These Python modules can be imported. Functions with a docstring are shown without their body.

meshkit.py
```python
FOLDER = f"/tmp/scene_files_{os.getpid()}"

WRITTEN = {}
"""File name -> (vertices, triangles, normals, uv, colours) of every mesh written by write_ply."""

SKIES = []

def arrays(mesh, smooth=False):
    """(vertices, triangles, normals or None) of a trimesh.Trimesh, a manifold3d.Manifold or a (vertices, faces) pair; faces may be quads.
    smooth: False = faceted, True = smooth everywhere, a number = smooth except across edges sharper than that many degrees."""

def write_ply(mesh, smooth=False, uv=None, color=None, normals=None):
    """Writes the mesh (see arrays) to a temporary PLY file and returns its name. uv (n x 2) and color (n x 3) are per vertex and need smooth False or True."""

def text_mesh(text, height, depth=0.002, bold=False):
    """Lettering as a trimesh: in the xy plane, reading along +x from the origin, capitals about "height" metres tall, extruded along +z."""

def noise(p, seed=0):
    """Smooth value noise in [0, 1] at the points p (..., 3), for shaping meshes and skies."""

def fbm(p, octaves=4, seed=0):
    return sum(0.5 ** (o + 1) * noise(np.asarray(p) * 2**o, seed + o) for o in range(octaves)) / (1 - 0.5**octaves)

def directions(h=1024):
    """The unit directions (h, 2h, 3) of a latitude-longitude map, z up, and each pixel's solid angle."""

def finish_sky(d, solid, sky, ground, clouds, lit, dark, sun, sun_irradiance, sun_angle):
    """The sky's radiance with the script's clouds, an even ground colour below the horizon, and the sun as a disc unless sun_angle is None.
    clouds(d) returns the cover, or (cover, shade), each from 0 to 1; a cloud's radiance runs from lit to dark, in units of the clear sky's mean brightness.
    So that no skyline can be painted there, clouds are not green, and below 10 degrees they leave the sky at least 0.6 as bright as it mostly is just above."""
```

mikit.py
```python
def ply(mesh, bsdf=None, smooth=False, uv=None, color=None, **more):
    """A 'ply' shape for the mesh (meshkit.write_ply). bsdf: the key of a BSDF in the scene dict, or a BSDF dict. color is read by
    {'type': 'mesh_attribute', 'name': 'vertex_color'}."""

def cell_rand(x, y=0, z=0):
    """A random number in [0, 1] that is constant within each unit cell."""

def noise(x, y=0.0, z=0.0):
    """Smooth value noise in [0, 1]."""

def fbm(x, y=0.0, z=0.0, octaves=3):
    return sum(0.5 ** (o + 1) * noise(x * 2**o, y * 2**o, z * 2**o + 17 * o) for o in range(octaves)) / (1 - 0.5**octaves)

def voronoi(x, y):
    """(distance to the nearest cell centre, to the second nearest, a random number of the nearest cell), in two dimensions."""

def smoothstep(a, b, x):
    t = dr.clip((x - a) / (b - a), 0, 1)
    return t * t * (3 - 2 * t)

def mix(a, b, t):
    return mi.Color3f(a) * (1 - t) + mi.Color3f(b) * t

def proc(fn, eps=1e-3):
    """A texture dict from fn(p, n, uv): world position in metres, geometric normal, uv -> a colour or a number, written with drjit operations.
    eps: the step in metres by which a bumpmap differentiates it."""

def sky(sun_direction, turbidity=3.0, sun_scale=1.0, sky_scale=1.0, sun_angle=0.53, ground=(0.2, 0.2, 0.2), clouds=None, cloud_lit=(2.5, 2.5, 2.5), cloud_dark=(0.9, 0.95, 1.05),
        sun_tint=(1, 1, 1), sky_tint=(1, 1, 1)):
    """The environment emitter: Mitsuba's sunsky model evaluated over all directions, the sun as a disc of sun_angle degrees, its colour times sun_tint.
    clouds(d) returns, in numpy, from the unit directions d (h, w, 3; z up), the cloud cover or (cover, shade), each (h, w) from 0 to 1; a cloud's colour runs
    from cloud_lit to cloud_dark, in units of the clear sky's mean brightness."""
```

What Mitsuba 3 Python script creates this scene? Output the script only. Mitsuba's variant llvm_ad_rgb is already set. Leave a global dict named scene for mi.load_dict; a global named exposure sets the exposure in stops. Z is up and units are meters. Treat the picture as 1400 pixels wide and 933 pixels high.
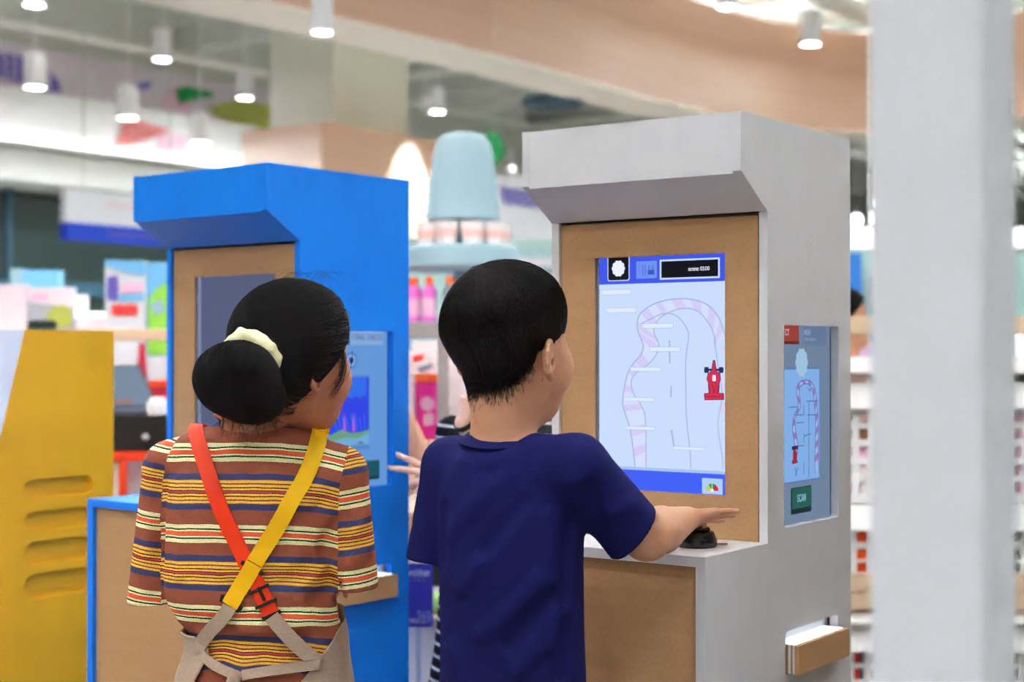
import math, random
import numpy as np, trimesh, shapely
from shapely.geometry import Polygon, Point, LineString, box as sbox
from shapely import affinity
import manifold3d as m3
import drjit as dr
import mitsuba as mi
import mikit, meshkit
from mikit import proc, noise, fbm, smoothstep, mix

# ---------------------------------------------------------------- camera, light, exposure
T = mi.ScalarTransform4f
CZ = 1.15                                   # eye level of the two children
FPX, PITCH = 2102.0, 0.0072
exposure = 0.0
LAMP = 1310.0                                # radiance of the unseen downlights overhead
LAMP_FAR = 5600.0
UNSEEN_UPLIGHT = 3.0, 16.0                               # unseen strips on top of the cable trays, placed to brighten the ceiling
scene, labels = {}, {}
scene['camera'] = {'type': 'thinlens', 'fov': 2 * math.degrees(math.atan(700 / FPX)), 'fov_axis': 'x',
                   'to_world': T().look_at(origin=[0, 0, CZ], target=[0, math.cos(PITCH), CZ + math.sin(PITCH)], up=[0, 0, 1]),
                   'aperture_radius': 0.0074, 'focus_distance': 2.3, 'near_clip': 0.05, 'far_clip': 200.0}
GLOW = (0.935, 0.985, 1.085)
rnd = np.random.default_rng(7)

def lin(r, g, b):
    return [float(((x / 255 + 0.055) / 1.055) ** 2.4 if x > 10 else x / 255 / 12.92) for x in (r, g, b)]

def pt(px, py, y):                          # the point at depth y that shows at this place of the photograph
    r, u = (px - 700) / FPX, (466.5 - py) / FPX
    d = np.array([r, math.cos(PITCH) - u * math.sin(PITCH), math.sin(PITCH) + u * math.cos(PITCH)])
    return d * (y / d[1]) + np.array([0, 0, CZ])

# ---------------------------------------------------------------- materials
def mat(name, rgb, rough=0.5, spec=0.5, **kw):
    scene['mat_' + name] = {'type': 'twosided', 'bsdf': {'type': 'principled', 'base_color': {'type': 'rgb', 'value': rgb} if isinstance(rgb, (list, tuple)) else rgb,
                            'roughness': rough, 'specular': spec, **kw}}
    return 'mat_' + name

def glow(rgb, k=1.0):
    return {'type': 'area', 'radiance': {'type': 'rgb', 'value': [float(x * k) for x in rgb]}}

def bumpy(name, base, height, fn, eps=5e-4):
    scene['mat_' + name] = {'type': 'twosided', 'bsdf': {'type': 'bumpmap', 'arbitrary': proc(fn, eps), 'scale': height, 'bsdf': base}}
    return 'mat_' + name

def f_card(p, n, uv):
    s = fbm(p.x * 260, p.y * 260, p.z * 190, 3)
    l = noise(p.x * 9, p.y * 9, p.z * 60)
    d = smoothstep(0.78, 0.95, noise(p.x * 420, p.y * 420, p.z * 420))
    c = mix(lin(164, 124, 84), lin(184, 143, 101), s * 0.7 + l * 0.3)
    return mix(c, lin(140, 104, 72), d * 0.35)
mat('cardboard', proc(f_card), 0.85, 0.15)
mat('cardboard_edge', lin(150, 108, 70), 0.9, 0.1)
def f_grey(p, n, uv):
    s = fbm(p.x * 60, p.y * 60, p.z * 12, 3)
    return mix(lin(204, 203, 203), lin(210, 209, 208), s)
mat('grey_paint', proc(f_grey), 0.5, 0.4)
def f_blue(p, n, uv):
    s = fbm(p.x * 60, p.y * 60, p.z * 12, 3)
    return mix(lin(8, 116, 224), lin(14, 124, 232), s)
mat('blue_paint', proc(f_blue), 0.45, 0.3)
mat('yellow_paint', lin(246, 178, 24), 0.45, 0.3)
mat('white_paint', lin(236, 236, 236), 0.45, 0.4)
mat('white_matt', lin(212, 213, 214), 0.8, 0.2)
mat('black_plastic', lin(10, 10, 13), 0.22, 0.4, clearcoat=0.3, clearcoat_gloss=0.95)
mat('black_matt', lin(22, 21, 22), 0.6, 0.3)
mat('screen_off', lin(6, 6, 8), 0.3, 0.5)
mat('ink', lin(4, 4, 4), 0.7, 0.1)
mat('screen_bezel', lin(120, 124, 138), 0.5, 0.3)
def f_wood(p, n, uv):
    g = fbm(p.x * 3 + fbm(p.x, p.y, p.z * 2, 2) * 2, p.y * 3, p.z * 55, 3)
    return mix(lin(214, 180, 142), lin(232, 202, 166), g)
mat('pine', proc(f_wood), 0.55, 0.3)
def f_band(p, n, uv):
    g = fbm(p.x * 1.2, p.y * 1.2, p.z * 30, 3)
    return mix(lin(208, 162, 134), lin(217, 174, 146), g)
mat('band_wood', proc(f_band), 0.6, 0.3)
mat('band_edge', lin(246, 232, 214), 0.6, 0.3)
mat('ceiling', lin(240, 240, 230), 0.9, 0.1)
mat('beam', lin(236, 234, 224), 0.8, 0.2)
mat('beam_dark', lin(196, 198, 188), 0.8, 0.2)
mat('wall', lin(214, 216, 206), 0.85, 0.2)
mat('column', lin(216, 215, 198), 0.8, 0.2)
mat('dark_glass', lin(34, 46, 42), 0.2, 0.3)
mat('teal_dark', lin(34, 66, 80), 0.4, 0.4)
mat('floor', proc(lambda p, n, uv: mix(lin(118, 117, 116), lin(128, 127, 125), fbm(p.x * 2, p.y * 2, 0, 3))), 0.35, 0.4)
for nm, rgb in dict(purple=(104, 92, 178), lilac=(226, 214, 226), pink=(246, 190, 214), green=(0, 128, 58), olive=(172, 178, 78), red=(228, 58, 50), red_frame=(232, 62, 24),
                    blue_sign=(22, 62, 190), sign_white=(226, 226, 228), pale_blue=(158, 190, 200), magenta=(232, 40, 148), hot_pink=(236, 108, 196), orange=(250, 100, 26),
                    basket=(238, 235, 228), grey_wood=(178, 166, 152), skyblue=(120, 190, 236), lime=(150, 216, 70), pinkish=(232, 214, 220), grey_card=(176, 176, 184),
                    navy_sign=(52, 44, 140), ball_green=(172, 226, 122), laptop=(70, 74, 84), peach=(255, 222, 208), peach_print=(248, 206, 190), mint=(176, 208, 200), royal=(54, 130, 214), aqua=(170, 206, 206),
                    silver=(200, 204, 204), cup=(250, 236, 230), carmine=(196, 40, 64), slate=(128, 142, 150), steel=(188, 196, 204)).items():
    mat(nm, lin(*rgb), 0.55, 0.4)

# ---------------------------------------------------------------- making things
def numbered(name):
    k, i = name, 0
    while k in used_names:
        i += 1
        k = f'{name}_{i:03d}'
    used_names.add(k)
    return k
used_names = set()

def thing(name, label=None, cat=None, group=None, kind=None):
    k = numbered(name)
    labels[k] = {}
    if label: labels[k]['label'] = label
    if cat: labels[k]['category'] = cat
    if group: labels[k]['group'] = group
    if kind: labels[k]['kind'] = kind
    return k

def put(key, mesh, bsdf, smooth=False, emit=None, **kw):
    d = mikit.ply(mesh, bsdf, smooth, **kw)
    if emit: d['emitter'] = emit
    scene[key] = d
    return key

def part(parent, name, mesh, bsdf, smooth=False, label=None, emit=None, kind=None, **kw):
    k = numbered(parent + '__' + name)
    put(k, mesh, bsdf, smooth, emit, **kw)
    if label or kind:
        labels[k] = {}
        if label: labels[k]['label'] = label
        if kind: labels[k]['kind'] = kind
    return k

def single(name, mesh, bsdf, label, cat, group=None, smooth=False, emit=None, kind=None):
    k = thing(name, label, cat, group, kind)
    return put(k, mesh, bsdf, smooth, emit)

def struct(name, mesh, bsdf, smooth=False, label=None):
    k = thing(name, label, None, None, 'structure')
    return put(k, mesh, bsdf, smooth)

cat = trimesh.util.concatenate
def bx(lo, hi, b=0.0):                       # a box, its edges chamfered by b
    lo, hi = np.minimum(lo, hi).astype(float), np.maximum(lo, hi).astype(float)
    if b <= 0:
        m = trimesh.creation.box(hi - lo)
        m.apply_translation((lo + hi) / 2)
        return m
    c, h, P = (lo + hi) / 2, (hi - lo) / 2, []
    b = min(b, h.min() * 0.9)
    for s in np.ndindex(2, 2, 2):
        s = np.array(s) * 2 - 1
        for k in range(3):
            q = h - b
            q[k] = h[k]
            P.append(c + s * q)
    return trimesh.convex.convex_hull(np.array(P))

def extr(poly, depth):
    return cat([trimesh.creation.extrude_polygon(g, depth, engine='earcut') for g in getattr(poly, 'geoms', [poly])])

def frame(mesh, o, ex, ey, ez):              # local x, y, z -> world
    m = mesh.copy()
    M = np.eye(4)
    M[:3, 0], M[:3, 1], M[:3, 2], M[:3, 3] = ex, ey, ez, o
    m.apply_transform(M)
    return m

def tube(pts, r, seg=8, caps=True):
    pts = np.asarray(pts, float)
    r = np.broadcast_to(np.asarray(r, float), len(pts))
    t = np.gradient(pts, axis=0)
    t /= np.linalg.norm(t, axis=1, keepdims=True) + 1e-12
    a = np.array([0, 0, 1.0]) if abs(t[0][2]) < 0.9 else np.array([1.0, 0, 0])
    V, F = [], []
    for i, (p, d) in enumerate(zip(pts, t)):
        n = np.cross(d, a); n /= np.linalg.norm(n) + 1e-12
        a = np.cross(n, d)
        b = a
        for k in range(seg):
            an = 2 * math.pi * k / seg
            V.append(p + r[i] * (n * math.cos(an) + b * math.sin(an)))
    for i in range(len(pts) - 1):
        for k in range(seg):
            k2 = (k + 1) % seg
            F += [[i * seg + k, (i + 1) * seg + k2, (i + 1) * seg + k], [i * seg + k, i * seg + k2, (i + 1) * seg + k2]]
    if caps:
        n = len(V)
        V += [pts[0], pts[-1]]
        for k in range(seg):
            k2 = (k + 1) % seg
            F += [[n, k2, k], [n + 1, (len(pts) - 1) * seg + k, (len(pts) - 1) * seg + k2]]
    m = trimesh.Trimesh(np.array(V), np.array(F), process=False)
    if m.volume < 0: m.invert()
    return m

def lathe(prof, seg=40):
    m = trimesh.creation.revolve(np.array(prof, float), sections=seg)
    if m.volume < 0: m.invert()
    return m

def at(mesh, p):
    m = mesh.copy(); m.apply_translation(p); return m

# ---------------------------------------------------------------- the room: its walls run along the same two directions as the game kiosks
RA = 0.645
RU = np.array([math.sin(RA), math.cos(RA), 0])      # back and right
RR = np.array([math.cos(RA), -math.sin(RA), 0])     # front and right
UP = np.array([0, 0, 1.0])
def rbx(o, r, u, z, b=0.0):                  # a box in room axes from the point o: ranges along RR, RU and z (heights from the floor)
    return frame(bx([r[0], u[0], z[0]], [r[1], u[1], z[1]], b), np.array([o[0], o[1], 0]), RR, RU, UP)
CEIL = 4.85
struct('floor', bx([-26, -12, -0.1], [30, 42, 0]), 'mat_floor', label='pale shop floor')
struct('ceiling', bx([-26, -12, CEIL], [30, 42, CEIL + 0.2]), 'mat_ceiling', label='pale concrete ceiling above open services')
struct('wall_back', bx([-26, 40, 0], [30, 40.2, CEIL]), 'mat_wall')
struct('wall_right', bx([29, -12, 0], [29.2, 40, CEIL]), 'mat_wall')
struct('wall_front', bx([-26, -12, 0], [29, -11.8, CEIL]), 'mat_wall')
struct('wall_left', bx([-26, -11.8, 0], [-25.8, 40, CEIL]), 'mat_wall')

# ---------------------------------------------------------------- the two game kiosks
KW, KT, KH, KU, KP, KF, KS, KD, WT = 0.4168, 0.376 + CZ, 0.2825 + CZ, 0.2258 + CZ, 0.0907, -0.117, -0.3058 + CZ, 0.4188, 0.015
class Kiosk:
    def __init__(s, x, y, phi):
        s.ex, s.ey = np.array([math.cos(phi), -math.sin(phi), 0]), np.array([math.sin(phi), math.cos(phi), 0])
        s.o = np.array([x, y, 0])
    def box(s, x, v, z, b=0.0):
        return frame(bx([x[0], v[0], z[0]], [x[1], v[1], z[1]], b), s.o, s.ex, s.ey, UP)
    def front(s, poly, v, depth=0.0003):     # a sheet in a plane parallel to the front, its face at v
        return frame(extr(poly, depth), s.o + s.ey * (v + depth), s.ex, UP, -s.ey)
    def side(s, poly, x, depth=0.0003):      # the same, parallel to the right-hand side, its face at x
        return frame(extr(poly, depth), s.o + s.ex * (x - depth), s.ey, UP, s.ex)
    def fp(s, px, py, v):                    # a place of the photograph -> (x, z) on the front plane at v
        d = pt(px, py, 1.0) - [0, 0, CZ]
        p = d * ((s.o @ s.ey + v) / (d @ s.ey))
        return (p - s.o) @ s.ex, p[2] + CZ
    def sp(s, px, py, x):
        d = pt(px, py, 1.0) - [0, 0, CZ]
        p = d * ((s.o @ s.ex + x) / (d @ s.ex))
        return (p - s.o) @ s.ey, p[2] + CZ

def rrect(x0, y0, x1, y1, r=0.0):
    x0, x1, y0, y1 = min(x0, x1), max(x0, x1), min(y0, y1), max(y0, y1)
    return sbox(x0, y0, x1, y1) if r <= 0 else sbox(x0 + r, y0 + r, x1 - r, y1 - r).buffer(r, quad_segs=4)

HOLES = [(0, 0)] + [(d * k * .0165, 0) for k in (1, 2, 3) for d in (1, -1)] + [(0, d * k * .0165) for k in (1, 2, 3) for d in (1, -1)] + \
        [(sx * k * .0105, sz * k * .0135) for k in (1, 2, 3) for sx in (1, -1) for sz in (1, -1)]
OPEN_ = (0.1505, -0.2872 + CZ, 0.3680, 0.0446 + CZ)
SLOT = (0.155, -0.5275 + CZ, 0.362, -0.4565 + CZ)
PV = KP + 0.006                              # face of the cardboard round the screen
SV = PV + 0.007                              # face of the display
SX = -0.016                                  # face of the side display

def make_kiosk(k, key, paint):
    prof = Polygon([(0, KT), (KD, KT), (KD, 0), (KF, 0), (KF, KS), (KP, KS), (KP, KU), (0, KH)])
    right = prof.difference(rrect(*OPEN_, 0.005)).difference(rrect(*SLOT, 0.004))
    for h in HOLES:
        right = right.difference(Point(0.2572 + h[0], 0.149 + CZ + h[1]).buffer(0.00135, quad_segs=3))
    part(key, 'side_panel', k.side(right, 0, WT), paint)
    part(key, 'side_panel', k.side(prof, -KW + WT, WT), paint)
    xs = (-KW + WT, -WT)
    part(key, 'top_panel', k.box(xs, (0.0005, KD - .001), (KT - WT, KT - .0005)), paint)
    part(key, 'hood_front', k.box(xs, (0.0005, 0.013), (KH - .004, KT - .0008)), paint)
    q = Polygon([(0.0006, KH + .0003), (KP, KU + .0003), (KP, KU + .018), (0.0006, KH + .018)])
    part(key, 'hood_underside', frame(extr(q, KW - 2 * WT), k.o + k.ex * (-KW + WT), k.ey, UP, k.ex), paint)
    part(key, 'back_panel', k.box(xs, (KD - .012, KD - .001), (0.02, KT - WT)), paint)
    part(key, 'shelf', k.box(xs, (KF + .0005, KP + 0.05), (KS - .0155, KS - .0004)), paint)
    fr = rrect(-KW + WT, 0.0, -WT, KS - .0155).difference(rrect(-KW + WT + .003, 0.03, -WT - .0015, KS - .0158))
    part(key, 'front_frame', k.front(fr, KF + .0004, 0.016), paint)
    part(key, 'front_panel', k.box((-KW + WT + .001, -WT - .001), (KF + .010, KF + .014), (0.02, KS - .0157)), 'mat_cardboard', label='brown cardboard panel below the shelf')
    win = rrect(-0.331, -0.2345 + CZ, -0.0795, 0.1622 + CZ)
    rim = Polygon([(-KW + WT + .0008, KS), (-.0195, KS), (-.0195, KU - .0055), (-KW + WT + .0008, KU - .004)]).difference(win)
    part(key, 'screen_surround', k.front(rim, PV, 0.004), 'mat_cardboard', label='brown cardboard surround of the screen')
    bez = rrect(-0.335, -0.24 + CZ, -0.07, 0.168 + CZ).difference(rrect(-0.3262, -0.2345 + CZ, -0.076, 0.164 + CZ))
    part(key, 'screen_bezel', k.front(bez, SV - .0012, 0.002), 'mat_screen_bezel')
    part(key, 'backing', k.box((-.395, -.03), (SV + .0125, SV + .02), (KS, KU)), 'mat_grey_wood')
    # the slot with its lit scanner and the layered tray that sticks out of it
    tr = part(key, 'scanner_tray', k.box((-.022, .0035), (.158, .358), (-.5245 + CZ, -.478 + CZ)), 'mat_cardboard', label='layered cardboard scanner tray sticking out of the slot')
    for i, (a, b, m, nm) in enumerate([(.0035, .0075, 'mat_white_matt', 'white_layer'), (.0075, .011, 'mat_cardboard', 'cardboard_layer'), (.011, .0145, 'mat_white_matt', 'white_layer')]):
        part(tr, nm, k.box((a, b), (.158, .358), (-.5245 + CZ, -.478 + CZ)), m)
    part(tr, 'cardboard_front', k.box((.0145, .0225), (.158, .3605), (-.526 + CZ, -.478 + CZ), .0008), 'mat_cardboard')
    part(tr, 'scanner_light', k.box((-.0222, .012), (.162, .352), (-.478 + CZ, -.4765 + CZ)), 'mat_white_matt', emit=glow(lin(226, 238, 255), 1.6))
    part(tr, 'slot_lining', k.box((-.03, -.0225), (.14, .37), (-.53 + CZ, -.45 + CZ)), 'mat_white_matt')

def sheet(parent, name, k, poly, rgb, level, front=True, label=None, gain=1.0):
    if not front: poly = poly.intersection(sbox(.135, 0, .3675, 3))
    """A flat lit shape of a display; later shapes lie above earlier ones."""
    m = k.front(poly, SV - .00025 * level, .0002) if front else k.side(poly, SX + .00025 * level, .0002)
    return part(parent, name, m, 'mat_ink', label=label, emit={**glow(lin(*rgb), gain), 'sampling_weight': 1.0 if name == 'picture' and level == 1 else 0.02})

def lettering(parent, name, k, text, x, z, h, rgb, level, front=True, bold=False, sx=1.0):
    m = meshkit.text_mesh(text, h, 0.0002, bold)
    m.apply_scale([sx, 1, 1])
    m.apply_translation([x, z, 0])
    m = frame(m, k.o + k.ey * (SV - .00025 * level), k.ex, UP, -k.ey) if front else frame(m, k.o + k.ex * (SX + .00025 * level), k.ey, UP, k.ex)
    return part(parent, name, m, 'mat_ink', emit={**glow(lin(*rgb)), 'sampling_weight': 0.02})

def rosette(x, z, r):                        # a bumpy round shape
    return shapely.union_all([Point(x, z).buffer(r * .72)] + [Point(x + r * .68 * math.cos(a), z + r * .74 * math.sin(a)).buffer(r * .3, quad_segs=4) for a in np.linspace(0, 2 * math.pi, 11)[:-1]])

def smooth_line(P, n=60):
    from scipy.interpolate import splprep, splev
    P = np.array(P, float)
    tck, _ = splprep(P.T, s=0, k=min(3, len(P) - 1))
    return np.array(splev(np.linspace(0, 1, n), tck)).T

# ---- the grey kiosk
GK = Kiosk(0.3356 * 1.06, 2.25 * 1.06, 0.6227)
grey = thing('game_kiosk', 'pale grey game kiosk with a lit racing game on its screen, at the boy', 'game kiosk')
make_kiosk(GK, grey, 'mat_grey_paint')
F = lambda cx, cy: GK.fp(800 + cx / 2.592, 330 + cy / 2.592, SV)       # from a close-up of the screen
def R(cx0, cy0, cx1, cy1, r=0.0):
    a, b = F(cx0, cy0), F(cx1, cy1)
    return rrect(a[0], a[1], b[0], b[1], r)
scr = part(grey, 'screen', GK.box((-0.34, -0.065), (SV + .0005, SV + .012), (-0.245 + CZ, 0.172 + CZ)), 'mat_screen_off')
X0, X1, Z0, Z1 = -0.3262, -0.076, -0.2345 + CZ, 0.164 + CZ
sheet(scr, 'picture', GK, rrect(X0, Z0, X1, Z1), (205, 224, 255), 1, label='lit pale blue game field', gain=0.97)
sheet(scr, 'header_bar', GK, rrect(X0, 0.1165 + CZ, X1, Z1), (62, 88, 232), 2)
sheet(scr, 'footer_bar', GK, rrect(X0, Z0, X1, -0.2005 + CZ), (64, 96, 246), 2)
sheet(scr, 'footer_line', GK, rrect(X0, -0.2003 + CZ, X1, -0.1955 + CZ), (168, 194, 236), 2)
outer = smooth_line([F(*q) for q in [(178, 800), (165, 690), (150, 630), (135, 580), (140, 520), (152, 470), (175, 430), (200, 400), (207, 370), (196, 340), (186, 300), (192, 265), (215, 240), (260, 217), (310, 206), (370, 205), (420, 218), (455, 243), (480, 283), (497, 335)]], 120)
inner = smooth_line([F(*q) for q in [(217, 800), (217, 700), (215, 640), (208, 598), (185, 560), (166, 520), (166, 490), (185, 465), (220, 440), (248, 410), (262, 380), (258, 352), (245, 325), (252, 290), (300, 252), (350, 238), (400, 248), (430, 278), (455, 322), (462, 372)]], 120)
track = Polygon(np.vstack([outer, inner[::-1]])).buffer(0)
sheet(scr, 'race_track', GK, track, (212, 224, 252), 3)
bands = []
for a0 in (4, 13, 24, 33, 41, 47, 58, 63, 70, 78, 86, 95, 104, 112):
    w = 3 + (a0 % 3)
    bands.append(Polygon([outer[a0], outer[a0 + w], inner[min(a0 + w + 3, 119)], inner[min(a0 + 3, 119)]]).buffer(0))
sheet(scr, 'pink_kerbs', GK, shapely.union_all(bands), (212, 204, 248), 4)
right_edge = smooth_line([F(*q) for q in [(458, 350), (466, 400), (478, 480), (486, 560), (474, 620), (480, 720), (490, 805)]], 40)
strip = Polygon([F(483, 570), F(500, 560), F(500, 800), F(492, 805), F(482, 720), F(477, 630)])
sheet(scr, 'pink_kerbs', GK, shapely.union_all([Polygon([F(480, 580), F(500, 572), F(500, 608), F(480, 616)]), Polygon([F(484, 385), F(500, 372), F(500, 398), F(486, 402)])]), (216, 210, 248), 4)
road = smooth_line([F(*q) for q in [(200, 292), (240, 272), (300, 256), (332, 270), (356, 300), (367, 325), (365, 362), (358, 420), (358, 520), (360, 620), (368, 700), (375, 805)]], 60)
pen = [LineString(outer).buffer(.0012), LineString(inner).buffer(.0010), LineString(road).buffer(.0010), LineString(right_edge).buffer(.0009)]
pen += [LineString([F(*a), F(*b)]).buffer(.0015, cap_style='flat') for a, b in [((300, 352), (301, 432)), ((306, 512), (305, 553)), ((307, 668), (316, 728))]]
pen += [Point(F(x, y)).buffer(.0007) for x, y in [(466, 380), (470, 395), (474, 412), (482, 640), (483, 672), (485, 705), (486, 738), (488, 770)]]
sheet(scr, 'drawn_lines', GK, shapely.union_all(pen), (172, 186, 226), 5)
for a, b, y in [(60, 163, 181), (78, 182, 245), (205, 313, 300), (230, 338, 383), (162, 270, 454), (138, 246, 561), (143, 249, 663), (313, 425, 735)]:
    sheet(scr, 'platform_outline', GK, R(a - 1, y - 8.4, b + 1, y + 8.4, .0026), (164, 184, 216), 6)
    sheet(scr, 'platform', GK, R(a, y - 7, b, y + 7, .0022), (222, 236, 255), 7)
sheet(scr, 'icon_frame', GK, R(80, 40, 158, 140, .004), (200, 214, 255), 3)
sheet(scr, 'icon_panel', GK, R(83, 40, 155, 137, .0035), (12, 14, 24), 4)
sheet(scr, 'white_rosette', GK, rosette(*F(119, 97), .0135), (236, 242, 255), 5)
sheet(scr, 'card_icon', GK, R(182, 72, 255, 131, .002), (112, 146, 246), 3)
sheet(scr, 'card_marks', GK, shapely.union_all([R(223, 102, 246, 118), R(192, 82, 194, 86), R(192, 92, 194, 97), R(192, 103, 194, 107), R(192, 114, 194, 119), R(204, 84, 206, 122), R(213, 82, 215, 122), R(224, 96, 230, 99), R(238, 96, 244, 99), R(226, 86, 229, 94), R(239, 86, 242, 94)]), (62, 88, 190), 4)
sheet(scr, 'score_frame', GK, R(265, 66, 478, 130), (206, 222, 255), 3)
sheet(scr, 'score_box', GK, R(271, 72, 472, 124), (10, 12, 22), 4)
a = F(366, 105)
lettering(scr, 'score_text', GK, 'score: 0100', a[0], a[1], .0062, (236, 240, 255), 5, bold=True, sx=.82)
sheet(scr, 'footer_icon', GK, R(60, 826, 145, 868, .0015), (176, 206, 250), 3)
sheet(scr, 'gauge_icon', GK, R(415, 839, 488, 899, .0015), (176, 206, 244), 3)
gx, gz = F(451, 884)
def wedge(a0, a1, r0, r1):
    t = np.radians(np.linspace(a0, a1, 9))
    return Polygon([(gx + r1 * math.cos(x), gz + r1 * math.sin(x)) for x in t] + [(gx + r0 * math.cos(x), gz + r0 * math.sin(x)) for x in t[::-1]])
for nm, a0, a1, c in (('yellow', 122, 180, (196, 206, 70)), ('green', 58, 122, (10, 150, 84)), ('red', 0, 58, (222, 40, 46))):
    sheet(scr, 'gauge_' + nm, GK, wedge(a0, a1, .0028, .0115), c, 4)
sheet(scr, 'gauge_dial', GK, Point(gx, gz + .0005).buffer(.0028).union(LineString([(gx, gz), (gx, gz + .0115)]).buffer(.0005)), (240, 248, 250), 5)
cx = 458
body = Polygon([F(*q) for q in [(456, 424), (460, 424), (466, 462), (478, 470), (480, 490), (476, 500), (474, 540), (491, 541), (492, 560), (426, 561), (425, 542), (441, 540), (439, 500), (434, 488), (438, 470), (450, 462)]])
sheet(scr, 'car_outline', GK, body.buffer(.0012), (84, 40, 96), 6)
sheet(scr, 'race_car', GK, body, (218, 44, 78), 7)
sheet(scr, 'car_wheels', GK, shapely.union_all([R(424, 446, 440, 467, .002), R(476, 446, 492, 467, .002), R(440, 452, 476, 460)]), (34, 44, 96), 8)
sheet(scr, 'car_nose', GK, Polygon([F(456, 424), F(460, 424), F(466, 468), F(450, 468)]), (206, 44, 84), 9)
sheet(scr, 'car_cockpit', GK, R(453, 474, 465, 497, .002), (232, 236, 255), 8)
sheet(scr, 'car_lines', GK, shapely.union_all([LineString([F(*a), F(*b)]).buffer(.0005) for a, b in [((438, 500), (446, 538)), ((478, 500), (470, 538)), ((426, 551), (491, 550)), ((450, 500), (466, 500)), ((452, 505), (458, 538)), ((466, 505), (459, 538))]]), (120, 24, 60), 8)

# its side display, a dim one
G = lambda px, py: GK.sp(px, py, SX)
def RS(k, x0, y0, x1, y1, r=0.0):
    a, b = k.sp(x0, y0, SX), k.sp(x1, y1, SX)
    return rrect(a[0], a[1], b[0], b[1], r)
ss = part(grey, 'side_screen', GK.box((SX - .012, SX - .0002), (.13, .385), (-.30 + CZ, .055 + CZ)), 'mat_screen_off')
sheet(ss, 'picture', GK, rrect(.135, -.295 + CZ, .366, .05 + CZ), (108, 128, 156), 1, False, label='dim grey blue scanner screen')
sheet(ss, 'eject_button', GK, RS(GK, 1030, 440, 1092, 470, .001), (150, 62, 54), 2, False)
sheet(ss, 'eject_edge', GK, RS(GK, 1030, 466, 1092, 471), (92, 34, 30), 3, False)
a = G(1068.5, 462)
lettering(ss, 'eject_text', GK, 'JECT', a[0] - .002, a[1] + .004, .0105, (206, 190, 196), 4, False, sx=.8)
sheet(ss, 'mode_panel', GK, RS(GK, 1098, 446, 1129, 472), (98, 118, 150), 2, False)
a = G(1098.5, 458)
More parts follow.
